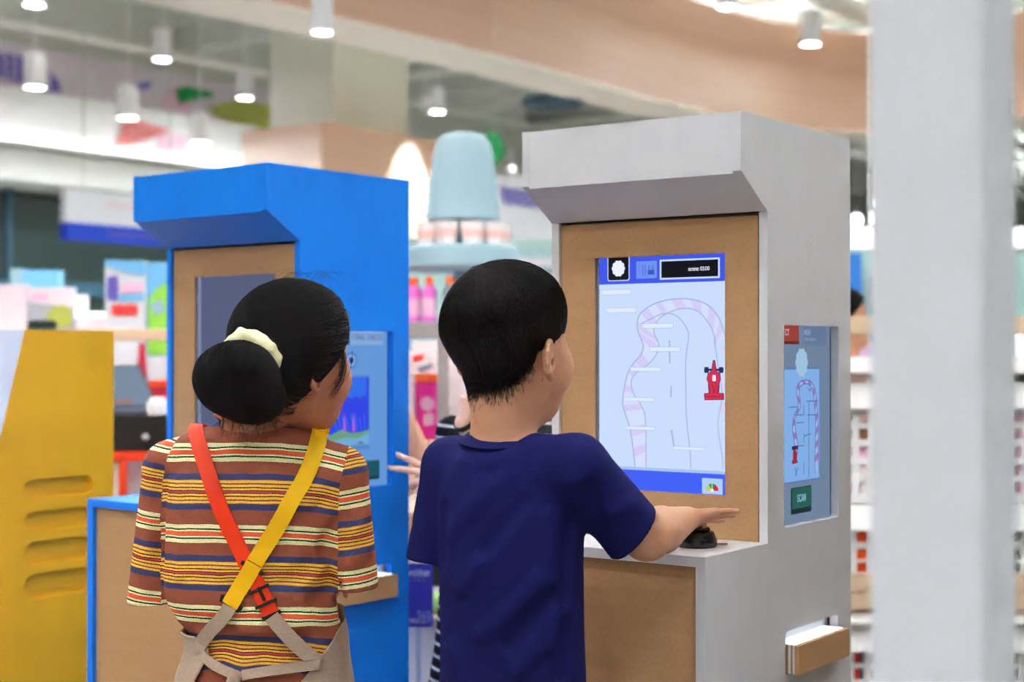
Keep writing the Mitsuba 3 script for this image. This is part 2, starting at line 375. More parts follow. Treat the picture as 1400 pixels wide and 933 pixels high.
lettering(ss, 'mode_text', GK, 'MODE', a[0], a[1], .0085, (146, 172, 212), 3, False, sx=.8)
a = G(1098.5, 466)
lettering(ss, 'mode_text', GK, 'POINT AND RUN', a[0], a[1], .0048, (132, 158, 200), 3, False, sx=.9)
fx0, fz0 = G(1060, 656); fx1, fz1 = G(1119, 505)
sheet(ss, 'drawing_frame', GK, rrect(.135, -.2185 + CZ, .3235, -.0265 + CZ), (84, 118, 172), 2, False)
sheet(ss, 'drawing', GK, rrect(.135, -.2165 + CZ, .321, -.029 + CZ), (126, 172, 228), 3, False)
a = G(1095, 496)
sheet(ss, 'white_rosette', GK, affinity.scale(rosette(a[0], a[1], .024), 1.05, 1.0), (156, 192, 218), 6, False)
H = lambda cx, cy: G(1050 + cx / 2.915, 420 + cy / 2.915)
lo = smooth_line([H(*q) for q in [(102, 600), (104, 560), (96, 500), (100, 440), (118, 390), (112, 350), (112, 320), (124, 300), (148, 292), (170, 300), (184, 330), (192, 390), (196, 440), (198, 520), (200, 660)]], 90)
li = smooth_line([H(*q) for q in [(110, 600), (116, 555), (108, 500), (106, 445), (126, 395), (122, 350), (122, 326), (132, 312), (150, 305), (164, 312), (176, 340), (182, 390), (186, 440), (186, 520), (186, 660)]], 90)
sheet(ss, 'race_track', GK, Polygon(np.vstack([lo, li[::-1]])).buffer(0), (150, 182, 230), 4, False)
sheet(ss, 'pink_kerbs', GK, shapely.union_all([Polygon([lo[i], lo[i + 3], li[min(i + 4, 89)], li[min(i + 1, 89)]]).buffer(0) for i in range(2, 84, 6)]), (150, 116, 190), 5, False)
marks = [LineString(lo).buffer(.0008), LineString(li).buffer(.0007)]
for q in [[(140, 392), (140, 430), (105, 430)], [(150, 375), (196, 375)], [(155, 430), (190, 430)], [(140, 460), (110, 462)], [(140, 515), (168, 505)], [(112, 555), (140, 552)], [(140, 620), (140, 665)], [(160, 380), (160, 680)], [(80, 400), (112, 398)], [(140, 500), (140, 540)], [(155, 320), (163, 335), (172, 322)], [(104, 640), (112, 672)], [(116, 640), (106, 672)]]:
    marks.append(LineString([H(*x) for x in q]).buffer(.0007))
sheet(ss, 'drawn_lines', GK, shapely.union_all(marks), (84, 94, 150), 6, False)
cars = Polygon([H(*q) for q in [(100, 552), (105, 552), (107, 575), (112, 577), (112, 612), (116, 622), (92, 626), (92, 612), (96, 610), (96, 578)]])
sheet(ss, 'race_car', GK, cars, (150, 40, 60), 7, False)
sheet(ss, 'car_wheels', GK, shapely.union_all([Polygon([H(*q) for q in [(91, 556), (115, 553), (115, 566), (91, 570)]])]), (50, 40, 70), 8, False)
sheet(ss, 'scan_edge', GK, RS(GK, 1081, 668, 1109, 699, .004), (22, 40, 48), 2, False)
sheet(ss, 'scan_button', GK, RS(GK, 1082.5, 668.5, 1109, 692, .003), (34, 92, 82), 3, False)
a = G(1089, 687)
lettering(ss, 'scan_text', GK, 'SCAN', a[0], a[1], .0125, (150, 200, 220), 4, False, sx=.72)

# the round control on its shelf, under the boy's hand
cp = pt(952, 741.5, 2.425)
ctl = thing('game_controller', 'round glossy black controller under the hand on the grey kiosk shelf', 'game controller')
put(ctl, at(lathe([(0, 0), (.031, 0), (.0325, .002), (.0325, .011), (.030, .016), (.028, .0215), (.026, .0235), (0, .0245)], 48), [cp[0], cp[1], KS]), 'mat_black_plastic', 40)
part(ctl, 'dial', at(lathe([(0, .0246), (.021, .0246), (.022, .027), (.020, .030), (0, .031)], 40), [cp[0], cp[1], KS]), 'mat_black_plastic', 40)
part(ctl, 'cable_stub', tube([cp + np.array([.031, .004, KS - cp[2] + .0035]), cp + np.array([.040, .006, KS - cp[2] + .0025]), cp + np.array([.050, .008, KS - cp[2] + .0022])], .0016, 6), 'mat_cardboard_edge')  # thin brown stick at the foot of the controller

# ---- the blue kiosk
BK = Kiosk(-0.4585 * 1.06, 2.8689 * 1.06, 0.6694)
blue = thing('game_kiosk', 'bright blue game kiosk with a final check display on its side, at the girl', 'game kiosk')
make_kiosk(BK, blue, 'mat_blue_paint')
bs = part(blue, 'screen', BK.box((-0.34, -0.065), (SV + .0005, SV + .012), (-0.245 + CZ, 0.172 + CZ)), 'mat_screen_off')
sheet(bs, 'picture', BK, rrect(X0, Z0, X1, Z1), (84, 92, 124), 1, label='dark slate display')
sheet(bs, 'pale_margin', BK, rrect(X0, Z0, X0 + .0075, Z1), (128, 142, 178), 2)
sb = part(blue, 'side_screen', BK.box((SX - .012, SX - .0002), (.13, .385), (-.30 + CZ, .055 + CZ)), 'mat_screen_off')
B = lambda px, py: BK.sp(px, py, SX)
sheet(sb, 'picture', BK, rrect(.135, -.295 + CZ, .3665, .05 + CZ), (98, 150, 214), 1, False, label='lit soft blue check screen')
sheet(sb, 'black_button', BK, RS(BK, 455, 446, 477.5, 471, .002), (24, 26, 34), 2, False)
sheet(sb, 'title_panel', BK, RS(BK, 479, 452, 523, 472), (132, 168, 216), 2, False)
a = B(481, 465)
lettering(sb, 'title_text', BK, 'FINAL CHECK', a[0], a[1], .0125, (44, 84, 148), 3, False, sx=.80)
a = B(480, 493)
for r, c, l in ((.017, (64, 104, 184), 2), (.013, (136, 176, 226), 3), (.0075, (40, 70, 140), 4), (.0035, (16, 24, 50), 5)):
    sheet(sb, 'camera_icon', BK, Point(a).buffer(r), c, l, False)
sheet(sb, 'picture_frame', BK, RS(BK, 451, 514, 505, 614), (80, 132, 204), 2, False)
x0, z0 = B(440, 612); x1, z1 = B(504, 516)
x0 = .19
P = lambda u, w: (x0 + (x1 - x0) * u, z0 + (z1 - z0) * w)
sheet(sb, 'sea', BK, rrect(*P(0, .0), *P(1, 1)), (46, 66, 226), 3, False, label='children drawing of a blue sea')
sheet(sb, 'sky_strokes', BK, shapely.union_all([LineString([P(.36 + .055 * i, 1 - .01 * (i % 3)), P(.35 + .056 * i, .70 + .05 * ((i * 7) % 4) / 4)]).buffer(.0017) for i in range(11)]), (44, 130, 238), 4, False)
sheet(sb, 'purple_strokes', BK, shapely.union_all([LineString([P(.05 + .03 * i, .98), P(.08 + .03 * i, .45 + .04 * (i % 4))]).buffer(.0018) for i in range(9)]), (84, 60, 226), 4, False)
sheet(sb, 'blue_strokes', BK, shapely.union_all([LineString([P(.1 + .11 * i, .40 + .03 * ((i * 5) % 3)), P(.2 + .10 * i, .22)]).buffer(.0012) for i in range(8)]), (56, 116, 240), 4, False)
sheet(sb, 'pink_corals', BK, shapely.union_all([Polygon([P(u, .20), P(u + .02, .36), P(u + .05, .48), P(u + .07, .34), P(u + .09, .20)]) for u in (.33, .56)]), (170, 96, 220), 5, False)
sheet(sb, 'green_ground', BK, Polygon([P(0, .16), P(.3, .24), P(.55, .18), P(.8, .19), P(1, .22), P(1, .0), P(0, .0)]), (104, 160, 120), 5, False)
sheet(sb, 'pale_ground', BK, Polygon([P(0, .0), P(0, .06), P(.4, .12), P(.7, .10), P(1, .17), P(1, 0)]), (110, 170, 214), 6, False)
sheet(sb, 'brown_spot', BK, Polygon([P(.68, .02), P(.75, .05), P(.85, .04), P(.84, .015)]), (110, 90, 90), 7, False)
sheet(sb, 'check_edge', BK, RS(BK, 480, 632, 518.5, 655, .004), (14, 50, 70), 2, False)
sheet(sb, 'check_button', BK, RS(BK, 480, 632, 517, 651, .003), (24, 84, 92), 3, False)

# ---------------------------------------------------------------- overhead lamps
LZ = 3.75
lamp_body = lambda: cat([lathe([(0, 0.205), (.058, .205), (.06, .203), (.06, 0), (.054, 0), (.054, .012), (0, .012)], 24)])
def downlight(x, y, label, group, L, z=LZ, r=.052, w=1.0, k_=1.0):
    k = thing('pendant_downlight', label, 'lamp', group)
    lb_ = lamp_body(); lb_.apply_scale([k_, k_, 1.3 if k_ > 1 else 1])
    part(k, 'housing', at(lb_, [x, y, z]), 'mat_white_paint', 40)
    part(k, 'stem', tube([[x, y, z + .2], [x, y, CEIL]], .006, 6), 'mat_white_paint')
    d = trimesh.creation.cylinder(r * k_, .004, sections=20)
    part(k, 'lens', at(d, [x, y, z + .010]), 'mat_white_paint', emit={**glow(GLOW, L), 'sampling_weight': w})
for px, py, lab in [(47, 5, 'white cylinder downlight at the top left corner of the photo'), (222, 80, 'white cylinder downlight above the blue kiosk, highest of its cluster'), (48, 118, 'white cylinder downlight before the purple striped mural'),
                    (175, 160, 'white cylinder downlight just above the red striped triangle'), (335, 133, 'white cylinder downlight left of the square column'), (274, 194, 'white cylinder downlight lowest over the bright cove'),
                    (440, 42, 'white cylinder downlight in front of the square column, near its top'), (532, 103, 'white cylinder downlight at the right edge of the square column'), (598, 152, 'white cylinder downlight above the pale blue cone'),
                    (798, 135, 'white downlight beside the dark blue ceiling disc'), (697, 228, 'white downlight right of the pale blue cone'), (1108, 59, 'white cylinder downlight before the wooden curved fascia'), (995, 8, 'white downlight above the curve of the wooden fascia')]:
    y = {(48, 118): 11.8, (175, 160): 12.6, (274, 194): 13.6, (440, 42): 8.6, (798, 135): 13.2}.get((px, py), (LZ - CZ) * FPX / (481.6 - py))
    p = pt(px, py, y)
    downlight(p[0], p[1], lab, 'downlights hanging in the distance', LAMP_FAR / 2, z=p[2] - .012, w=2.0, k_=1.45 * min(1, y / 12))
for i in range(-4, 5):                       # unseen lamps above and behind the frame, placed to light kiosks and children
    for j in range(-4, 5):
        q = np.array([.67, 2.48, 0]) + RR * i * 1.75 + RU * j * 1.75
        if -3.4 < q[1] < 8.5 and -5.6 < q[0] < 3.6:
            downlight(q[0], q[1], 'unseen downlight above the frame, placed to light the kiosks and children', 'unseen downlights above the frame', LAMP)
for px, py, y, lab in [(1171, 301, 20, 'round white lamp right behind the grey kiosk edge'), (1197, 299, 20, 'round white lamp beside the white post, lower one'), (1206, 278, 20.5, 'round white lamp half hidden by the white post')]:
    k = thing('globe_lamp', lab, 'lamp')
    p = pt(px, py, y)
    put(k, at(trimesh.creation.icosphere(3, .075), p), 'mat_white_paint', True, emit={**glow(GLOW, 6), 'sampling_weight': .05})
    part(k, 'cord', tube([p + [0, 0, .07], [p[0], p[1], CEIL]], .006, 5), 'mat_white_paint')

# ---------------------------------------------------------------- ceiling services
for i, u in enumerate([11, 12.6, 14.2, 16.2, 18.4, 21, 24, 28]):
    single('ceiling_beam', rbx([0, 0], [-16, 16], [u - .09, u + .09], [4.35, 4.62]), 'mat_beam' if i % 2 else 'mat_beam_dark', 'pale painted beam running across under the ceiling', 'beam', 'ceiling beams')
for i, r in enumerate([-9.1, -7.35, -5.6, -3.85, -2.1, -.35, 1.4, 3.15, 4.9, 6.65]):
    k = single('cable_tray', rbx([0, 0], [r - .12, r + .12], [-8, 34], [4.065, 4.13]), 'mat_beam', 'pale cable tray running back under the ceiling beams', 'cable tray', 'cable trays under the ceiling')
    part(k, 'unseen_uplight', rbx([0, 0], [r - .08, r + .08], [-7, 9], [4.131, 4.14]), 'mat_white_paint', emit={**glow(GLOW, UNSEEN_UPLIGHT[0]), 'sampling_weight': 1.0})  # out of view from below; lights the ceiling
    part(k, 'unseen_uplight', rbx([0, 0], [r - .08, r + .08], [9.1, 33], [4.131, 4.14]), 'mat_white_paint', emit={**glow(GLOW, UNSEEN_UPLIGHT[1]), 'sampling_weight': 4.0})
for i, r in enumerate([-11.95, -9.85, -8.55, -6.8, -5.05, -3.3, -1.55, .2, 1.95]):
    p = np.array([0, 0, 4.12]) + RR * r
    single('ceiling_pipe', tube([p + RU * 6, p + RU * 34], .035 + .02 * (i % 2), 8), 'mat_beam_dark' if i % 3 else 'mat_beam', 'round service pipe hanging under the ceiling', 'pipe', 'service pipes under the ceiling', 40)
for i, u in enumerate([13.2, 15.4, 17.2, 19.6, 22.4]):
    p = np.array([0, 0, 4.27]) + RU * u
    single('ceiling_pipe', tube([p - RR * 14, p + RR * 12], .05, 8), 'mat_beam', 'round service pipe hanging under the ceiling', 'pipe', 'service pipes under the ceiling', 40)
single('air_duct', rbx(pt(620, 70, 17.5)[:2], [-.65, .95], [-.25, .4], [4.06, 4.33]), 'mat_beam_dark', 'dark slotted air duct right of the square column', 'air duct')
p = pt(755, 142, 12.2)
dk = thing('ceiling_disc', 'flat dark blue disc hanging below the wooden fascia', 'ceiling disc')
put(dk, at(lathe([(0, 0), (.24, 0), (.245, .02), (.24, .04), (0, .04)], 40), p), 'mat_teal_dark', 30)
part(dk, 'rod', tube([p + [0, 0, .04], [p[0], p[1], CEIL]], .01, 6), 'mat_beam_dark')

# the wooden fascia that sweeps round over the shop
ctrl = [(-4.2, 5.1), (-3.0, 6.7), (-1.46, 8.65), (0, 10.5), (1.17, 12.2), (1.9, 13.1), (2.6, 13.7), (3.3, 13.95), (3.9, 13.6), (4.4, 12.9), (4.9, 12.0)]
curve = LineString(smooth_line(ctrl, 90))
fas = thing('wooden_fascia', 'pinkish wooden fascia curving overhead behind the grey kiosk', 'fascia')
face = curve.buffer(.04, single_sided=True, cap_style='flat')
body_ = curve.buffer(.5, single_sided=True, cap_style='flat')
part(fas, 'facing', frame(extr(face, .90), [0, 0, 2.0 + CZ], [1, 0, 0], [0, 1, 0], UP), 'mat_band_wood', 30)
part(fas, 'soffit', frame(extr(body_, .03), [0, 0, 1.985 + CZ], [1, 0, 0], [0, 1, 0], UP), 'mat_band_edge', 30, label='cream underside of the fascia')
for s in (.12, .3, .5, .68, .86):
    q = curve.interpolate(s, normalized=True)
    part(fas, 'hanger', tube([[q.x - .1, q.y + .15, 2.9 + CZ], [q.x - .1, q.y + .15, CEIL]], .012, 6), 'mat_beam_dark')

# ---------------------------------------------------------------- the square column with its wooden wrap
c0 = pt(455, 300, 13.4)
struct('column', rbx(c0, [-.78, 0], [0, 1.0], [0, CEIL]), 'mat_column', label='square cream column with a wooden wrap round its foot')
c1 = pt(440, 300, 12.9)
ww = thing('wooden_wrap', 'pale wooden cladding boxed round the foot of the square column', 'cladding')
for r_, u_ in (([-.98, 0], [0, .03]), ([-.03, 0], [.031, 1.72]), ([-.98, 0], [1.721, 1.75]), ([-.98, -.95], [.031, 1.72])):
    part(ww, 'board', rbx(c1, r_, u_, [0, 3.09], .004), 'mat_band_wood')
q = c1 + RU * 1.12 + RR * .19
k = thing('wall_washer', 'small white spotlight against the wooden cladding, its pool of light on the wood', 'spotlight')
p = np.array([q[0], q[1], 3.32])
put(k, at(lathe([(0, 0), (.03, 0), (.034, .02), (.034, .1), (0, .1)], 20), p), 'mat_white_paint', 40)
part(k, 'stem', tube([p + [0, 0, .1], [p[0], p[1], CEIL]], .006, 6), 'mat_white_paint')
scene['wall_washer_lamp'] = {'type': 'spot', 'sampling_weight': 8.0, 'to_world': T().look_at(origin=(p - [0, 0, .02]).tolist(), target=(p - [0, 0, 1] - RR * .10).tolist(), up=[1, 0, 0]), 'intensity': {'type': 'rgb', 'value': [60, 58, 54]}, 'cutoff_angle': 30, 'beam_width': 8}

# ---------------------------------------------------------------- far left: lit fascia, mural, dark shop front, signs
w0 = pt(0, 186, 14.2)
def onwall(px, py, off=0.0):                 # a place on that wall: distance along it and height
    d = pt(px, py, 1.0) - [0, 0, CZ]
    n = RR
    t = ((w0 + RR * off - [0, 0, CZ]) @ n) / (d @ n)
    q = d * t
    return (q - w0 + [0, 0, CZ]) @ RU, q[2] + CZ
def wallsheet(poly, off, depth=.02):
    return frame(extr(poly, depth), np.array([w0[0], w0[1], 0]) + RR * (off - depth), RU, UP, RR)
def wp(P, off=0.0):
    return Polygon([onwall(x, y, off) for x, y in P])
struct('wall_storefront', rbx(w0, [-.9, -.62], [-8, 9], [2.75, CEIL]), 'mat_wall')
struct('wall_upper', rbx(w0, [-.6, -.06], [-8, 3.3], [2.76, 3.085]), 'mat_wall')
struct('trim_1', rbx(w0, [-.6, 0], [-8, 3.2], [3.11, 3.62]), 'mat_white_paint', label='white fascia above the shop front, lit along its lower edge')
struct('trim_3', rbx(w0, [-.05, .10], [-8, 3.2], [3.09, 3.112]), 'mat_white_paint', label='narrow added ledge under the light strip, keeping its light off the wall below')  # added to screen the wall below from the strip
single('light_strip', rbx(w0, [0.03, .06], [-6, 3.15], [3.116, 3.15]), 'mat_white_paint', 'long glowing light strip along the lower edge of the white fascia', 'light strip', emit={**glow((1, .99, 1), 5.0), 'sampling_weight': 1})
struct('wall_mural', rbx(w0, [-.75, -.3], [-8, 4.5], [3.62, 4.1]), 'mat_lilac', label='lilac mural above the white fascia')
mu = [('purple_arch', [(-40, 70), (20, 74), (60, 90), (78, 108), (84, 126), (60, 124), (0, 104), (-40, 98)], 'purple', 'purple striped arch painted on the mural', -.285),
      ('violet_stroke', [(172, 124), (180, 116), (205, 111), (208, 117), (190, 125), (176, 131)], 'purple', 'small violet brush stroke on the mural', -.285),
      ('pink_triangle', [(222, 146), (232, 122), (246, 116), (262, 152)], 'pink', 'pink triangle on the mural beside the green leaf', -.285),
      ('green_leaf', [(241, 122), (256, 118), (290, 126), (292, 132), (262, 136), (246, 142)], 'green', 'dark green leaf shape on the mural', -.268),
      ('olive_shape', [(288, 146), (330, 136), (372, 146), (372, 176), (330, 172), (296, 158)], 'olive', 'olive green shape on the mural left of the column', -.268),
      ('red_triangle', [(160, 198), (172, 168), (186, 164), (232, 178), (210, 188), (184, 196)], 'red', 'red striped triangle on the white fascia', .030),
      ('pink_patch', [(212, 206), (222, 180), (256, 186), (252, 214)], 'pink', 'soft pink patch on the white fascia', .014)]
for nm, P_, m, lab, off in mu:
    single(nm, wallsheet(wp(P_, off), off, .012), 'mat_' + m, lab, 'mural shape')
for i in range(9):
    a = wp([(-30 + 12 * i, 72), (-27 + 12 * i, 72), (-27 + 12 * i, 130), (-30 + 12 * i, 130)], -.285).intersection(wp(mu[0][1], -.285))
    if a.area > 0: part('purple_arch', 'stripe', wallsheet(a, -.278, .006), 'mat_lilac')
for i in range(7):
    a = wp([(168 + 9 * i, 160), (170 + 9 * i, 160), (166 + 9 * i, 202), (164 + 9 * i, 202)], .030).intersection(wp(mu[5][1], .030))
    if a.area > 0: part('red_triangle', 'stripe', wallsheet(a, .035, .004), 'mat_white_paint')
shop = thing('storefront', 'dark glazed shop front at the far left under the white fascia', 'shop front')
for i in range(6):
    part(shop, 'pane', rbx(w0, [-.76, -.74], [-6 + 2.2 * i + .03, -6 + 2.2 * (i + 1) - .03], [.1, 2.72]), 'mat_dark_glass')
    part(shop, 'mullion', rbx(w0, [-.8, -.7], [-6 + 2.2 * i - .03, -6 + 2.2 * i + .03], [0, 2.75]), 'mat_teal_dark')
part(shop, 'rail', rbx(w0, [-.8, -.68], [-6, 7.2], [1.72, 1.86]), 'mat_teal_dark')
# a hanging sign
s0 = pt(82, 300, 9.5)
def facing(p, w, z0, z1, t, m, par=None, nm=None, single_=None, ang=0.0, emit=None, b=0.0):
    ex = np.array([math.cos(ang), math.sin(ang), 0]); ey = np.array([-math.sin(ang), math.cos(ang), 0])
    mesh = frame(bx([0, 0, z0], [w, t, z1], b), [p[0], p[1], 0], ex, ey, UP)
    return part(par, nm, mesh, m, emit=emit) if par else single(nm, mesh, m, *single_, emit=emit)
def Z(py, y): return pt(700, py, y)[2]
sg = thing('shop_sign', 'white hanging shop sign with a blue base strip, beside the dark shop front', 'sign')
part(sg, 'board', rbx(s0, [0, .06], [0, .95], [Z(305, 9.5), Z(258, 9.5)]), 'mat_sign_white')
part(sg, 'blue_strip', rbx(s0, [-.005, .07], [0, 1.05], [Z(328, 9.5), Z(305, 9.5)]), 'mat_blue_sign')
part(sg, 'pale_lettering', rbx(s0, [.071, .073], [.3, 1.0], [Z(318, 9.5), Z(314, 9.5)]), 'mat_purple')
part(sg, 'grey_lettering', rbx(s0, [.0605, .0625], [.3, .62], [Z(280, 9.5), Z(272, 9.5)]), 'mat_pinkish')
for u in (.15, .85):
    q = s0 + RU * u + RR * .03
    part(sg, 'wire', tube([[q[0], q[1], Z(258, 9.5)], [q[0], q[1], CEIL]], .006, 5), 'mat_beam_dark')
# things on the counters there
def stand(name, px0, px1, y0, y1, d, m, lab, c, t=.03, ang=0.0, b=0.0, zb=None):
    """An upright board or box whose front stands at distance d; returns its key."""
    p = pt(px0, 480, d)
    return facing(p, (px1 - px0) * d / FPX, Z(y1, d) if zb is None else zb, Z(y0, d), t, m, None, name, (lab, c), ang, b=b)
counter = thing('shop_counter', 'long pale counter behind the yellow cabinet', 'counter')
p = pt(-60, 480, 6.0)
part(counter, 'top', bx([p[0], 5.95, Z(462, 6.0)], [p[0] + .98, 6.5, Z(452, 6.0)], .004), 'mat_pine')
part(counter, 'front', bx([p[0], 6.0, 0], [p[0] + .96, 6.03, Z(462, 6.0)]), 'mat_pinkish')
part(counter, 'back', bx([p[0], 6.45, 0], [p[0] + .96, 6.48, Z(462, 6.0)]), 'mat_pinkish')
def on_counter(name, px0, px1, y0, m, lab, c, d=6.1, t=.04):
    return stand(name, px0, px1, y0, 452, d, m, lab, c, t)
on_counter('poster_board', -30, 37, 389, 'mat_pinkish', 'blank pinkish board on the counter at the left edge of the photo', 'board')
k = on_counter('picture_board', 38, 101, 393, 'mat_grey_card', 'printed picture board with a green tree on the counter', 'board')
def print_on(par, nm, px, py, d, m, t=.002):
    P_ = Polygon([(pt(x, y, d)[0], pt(x, y, d)[2]) for x, y in zip(px, py)])
    P_ = P_.buffer(-.005).buffer(.008, quad_segs=3) if P_.area > .0006 else P_
    return part(par, nm, frame(extr(P_, t), [0, d - .0005, 0], [1, 0, 0], UP, [0, -1, 0]), m)
print_on(k, 'printed_sky', (39, 100, 100, 39), (394, 394, 420, 412), 6.1, 'mat_pinkish')
print_on(k, 'printed_title', (42, 66, 64, 44), (403, 402, 410, 410), 6.098, 'mat_pink')
print_on(k, 'printed_tree', (64, 74, 88, 97, 96, 84, 70), (432, 420, 418, 426, 444, 448, 444), 6.096, 'mat_olive')
print_on(k, 'printed_ground', (40, 76, 76, 40), (440, 440, 449, 449), 6.094, 'mat_dark_glass')
stand('blue_carton', 30, 80, 369, 452, 6.35, 'mat_skyblue', 'blue carton peeking over the picture board', 'box', .08)
stand('cyan_bottle', 14, 31, 367, 452, 6.35, 'mat_pale_blue', 'pale cyan pack standing behind the blank board', 'pack', .06)
stand('cream_jar', 101, 117, 403, 452, 6.3, 'mat_cup', 'cream coloured pack right of the picture board', 'pack', .05)
stand('pale_box', 104, 172, 433, 452, 6.02, 'mat_pinkish', 'low pinkish box on the end of the counter', 'box', .2)
p = pt(104, 431, 6.05)
single('table_lamp', bx([p[0], 6.05, Z(433, 6.05)], [p[0] + .098, 6.2, Z(427, 6.05)], .004), 'mat_white_paint', 'small bright white item on the pinkish box, given a glow', 'lamp', emit={**glow((1, 1, 1), 2.5), 'sampling_weight': .1})  # white item; its brightness is put in as a glow
# rail of a display shelf with posters behind it
rk = thing('display_rail', 'pine rail of a display stand between yellow cabinet and blue kiosk', 'rail')
p = pt(150, 457, 5.3); q = pt(262, 457, 5.3)
part(rk, 'bar', bx([p[0] - .12, 5.3, Z(466, 5.3)], [q[0], 5.34, Z(450, 5.3)], .003), 'mat_pine')
for x in (p[0] - .11, q[0] - .03):
    part(rk, 'post', bx([x, 5.3, 0], [x + .03, 5.339, Z(466, 5.3)]), 'mat_pine')
def poster(px0, px1, y0, y1, d, m, lab):
    k = thing('poster', lab, 'poster')
    facing(pt(px0, 480, d), (px1 - px0) * d / FPX, Z(y1, d), Z(y0, d), .02, m, k, 'sheet')
    facing(pt((px0 + px1) / 2 - 3, 480, d + .03), 6 * d / FPX, 0, Z(y0 + 20, d), .02, 'mat_steel', k, 'pole')
    return k
k = poster(143, 199, 356, 548, 5.6, 'mat_sign_white', 'white poster with blue top and red lines left of the blue kiosk')
for nm, px, py, m in [('blue_top', (144, 198, 198, 172, 144), (356, 358, 376, 372, 362), 'skyblue'), ('blue_marks', (148, 160, 160, 148), (380, 378, 410, 410), 'purple'), ('red_title', (166, 194, 194, 166), (390, 388, 398, 400), 'pink'), ('blue_text', (164, 196, 196, 164), (404, 403, 410, 411), 'skyblue'),
                       ('red_label', (154, 187, 187, 154), (418, 418, 430, 430), 'red'), ('red_edge', (192, 197, 199, 199, 190), (470, 470, 510, 535, 500), 'carmine')]:
    print_on(k, nm, px, py, 5.598 - .001 * len(nm) / 9, 'mat_' + m)
k = poster(201, 246, 358, 548, 5.62, 'mat_skyblue', 'sky blue and lime poster against the blue kiosk')
print_on(k, 'lime_hill', (204, 214, 228, 246, 246, 204), (412, 396, 388, 384, 484, 484), 5.617, 'mat_lime')
print_on(k, 'pale_cloud', (206, 220, 226, 212), (416, 410, 424, 430), 5.615, 'mat_pale_blue')
print_on(k, 'pale_foot', (201, 246, 246, 201), (488, 488, 547, 547), 5.615, 'mat_sign_white')

# the counter with the laptop
desk = thing('service_table', 'red framed table with a black drawer box and laptop beside the yellow cabinet', 'table')
x0 = pt(120, 600, 4.5)[0]; x1 = pt(232, 600, 4.5)[0]
part(desk, 'top_bar', bx([x0, 4.5, Z(631, 4.5)], [x1, 4.9, Z(617, 4.5)], .003), 'mat_red_frame')
lx = pt(163, 650, 4.5)[0]
for x in (lx, x1 - .02):
    for y in (4.5, 4.88):
        part(desk, 'leg', bx([x, y, 0], [x + .02, y + .02, Z(631, 4.5)]), 'mat_red_frame')
part(desk, 'side_sheet', bx([x0, 4.52, 0.05], [lx - .002, 4.86, Z(632, 4.5)]), 'mat_sign_white')
part(desk, 'lower_shelf', bx([lx, 4.52, .35], [x1, 4.88, .37]), 'mat_red_frame')
bxk = thing('drawer_box', 'black drawer box with a round knob under the laptop', 'box')
put(bxk, bx([x0 + .03, 4.5, Z(617, 4.5)], [x1 - .005, 4.85, Z(568, 4.5)], .004), 'mat_black_matt')
part(bxk, 'knob', at(trimesh.creation.icosphere(2, .011), pt(199, 598, 4.492)), 'mat_silver', True)
lp = thing('laptop', 'open grey laptop with a lit screen on the black drawer box', 'laptop')
ly = 4.6
part(lp, 'keyboard_base', bx([pt(118, 562, ly)[0], ly - .09, Z(568, 4.5) + .001], [pt(222, 562, ly)[0], ly + .1, Z(568, 4.5) + .016], .002), 'mat_laptop')
A_ = [pt(118, 557, ly + .07), pt(216, 557, ly + .07), pt(191, 500, ly + .15), pt(118, 500, ly + .15)]
def quad(P4, t):
    P4 = np.array(P4); n = np.cross(P4[1] - P4[0], P4[3] - P4[0]); n /= np.linalg.norm(n)
    return trimesh.convex.convex_hull(np.vstack([P4, P4 - n * t]))
part(lp, 'lid', quad(A_, .006), 'mat_laptop')
c_ = np.mean(A_, axis=0)
I_ = [c_ + (a - c_) * .93 + np.array([0, -.0035, .001]) for a in A_]
part(lp, 'screen', quad(I_, .001), 'mat_ink', emit={**glow(lin(118, 136, 158)), 'sampling_weight': .1}, label='lit grey blue laptop screen')
u_ = lambda a, b: I_[0] + (I_[1] - I_[0]) * a + (I_[3] - I_[0]) * b + np.array([0, -.0035, 0])
part(lp, 'screen_bar', quad([u_(.1, .06), u_(.68, .06), u_(.66, .15), u_(.1, .15)], .0008), 'mat_ink', emit={**glow(lin(168, 110, 96)), 'sampling_weight': .02})
wb = thing('white_cup', 'white cup lying beside the laptop near the blue kiosk', 'cup')
put(wb, at(lathe([(0, 0), (.03, 0), (.034, .03), (.022, .05), (0, .055)], 24), [pt(215, 565, 4.5)[0] - .004, 4.52, Z(568, 4.5)]), 'mat_white_paint', 40)
part(wb, 'rim', at(lathe([(.021, .049), (.024, .05), (.021, .053)], 20), [pt(215, 565, 4.5)[0] - .004, 4.52, Z(568, 4.5)]), 'mat_cup', 40)
rb = thing('red_crate', 'orange red crate with a dark opening behind the laptop', 'crate')
p = pt(203, 530, 5.0)
part(rb, 'rim', bx([p[0], 5.0, Z(530, 5.0)], [p[0] + .09, 5.2, Z(521, 5.0)]), 'mat_red_frame')
part(rb, 'body', bx([p[0] + .004, 5.006, 0], [p[0] + .088, 5.196, Z(530, 5.0)]), 'mat_carmine')

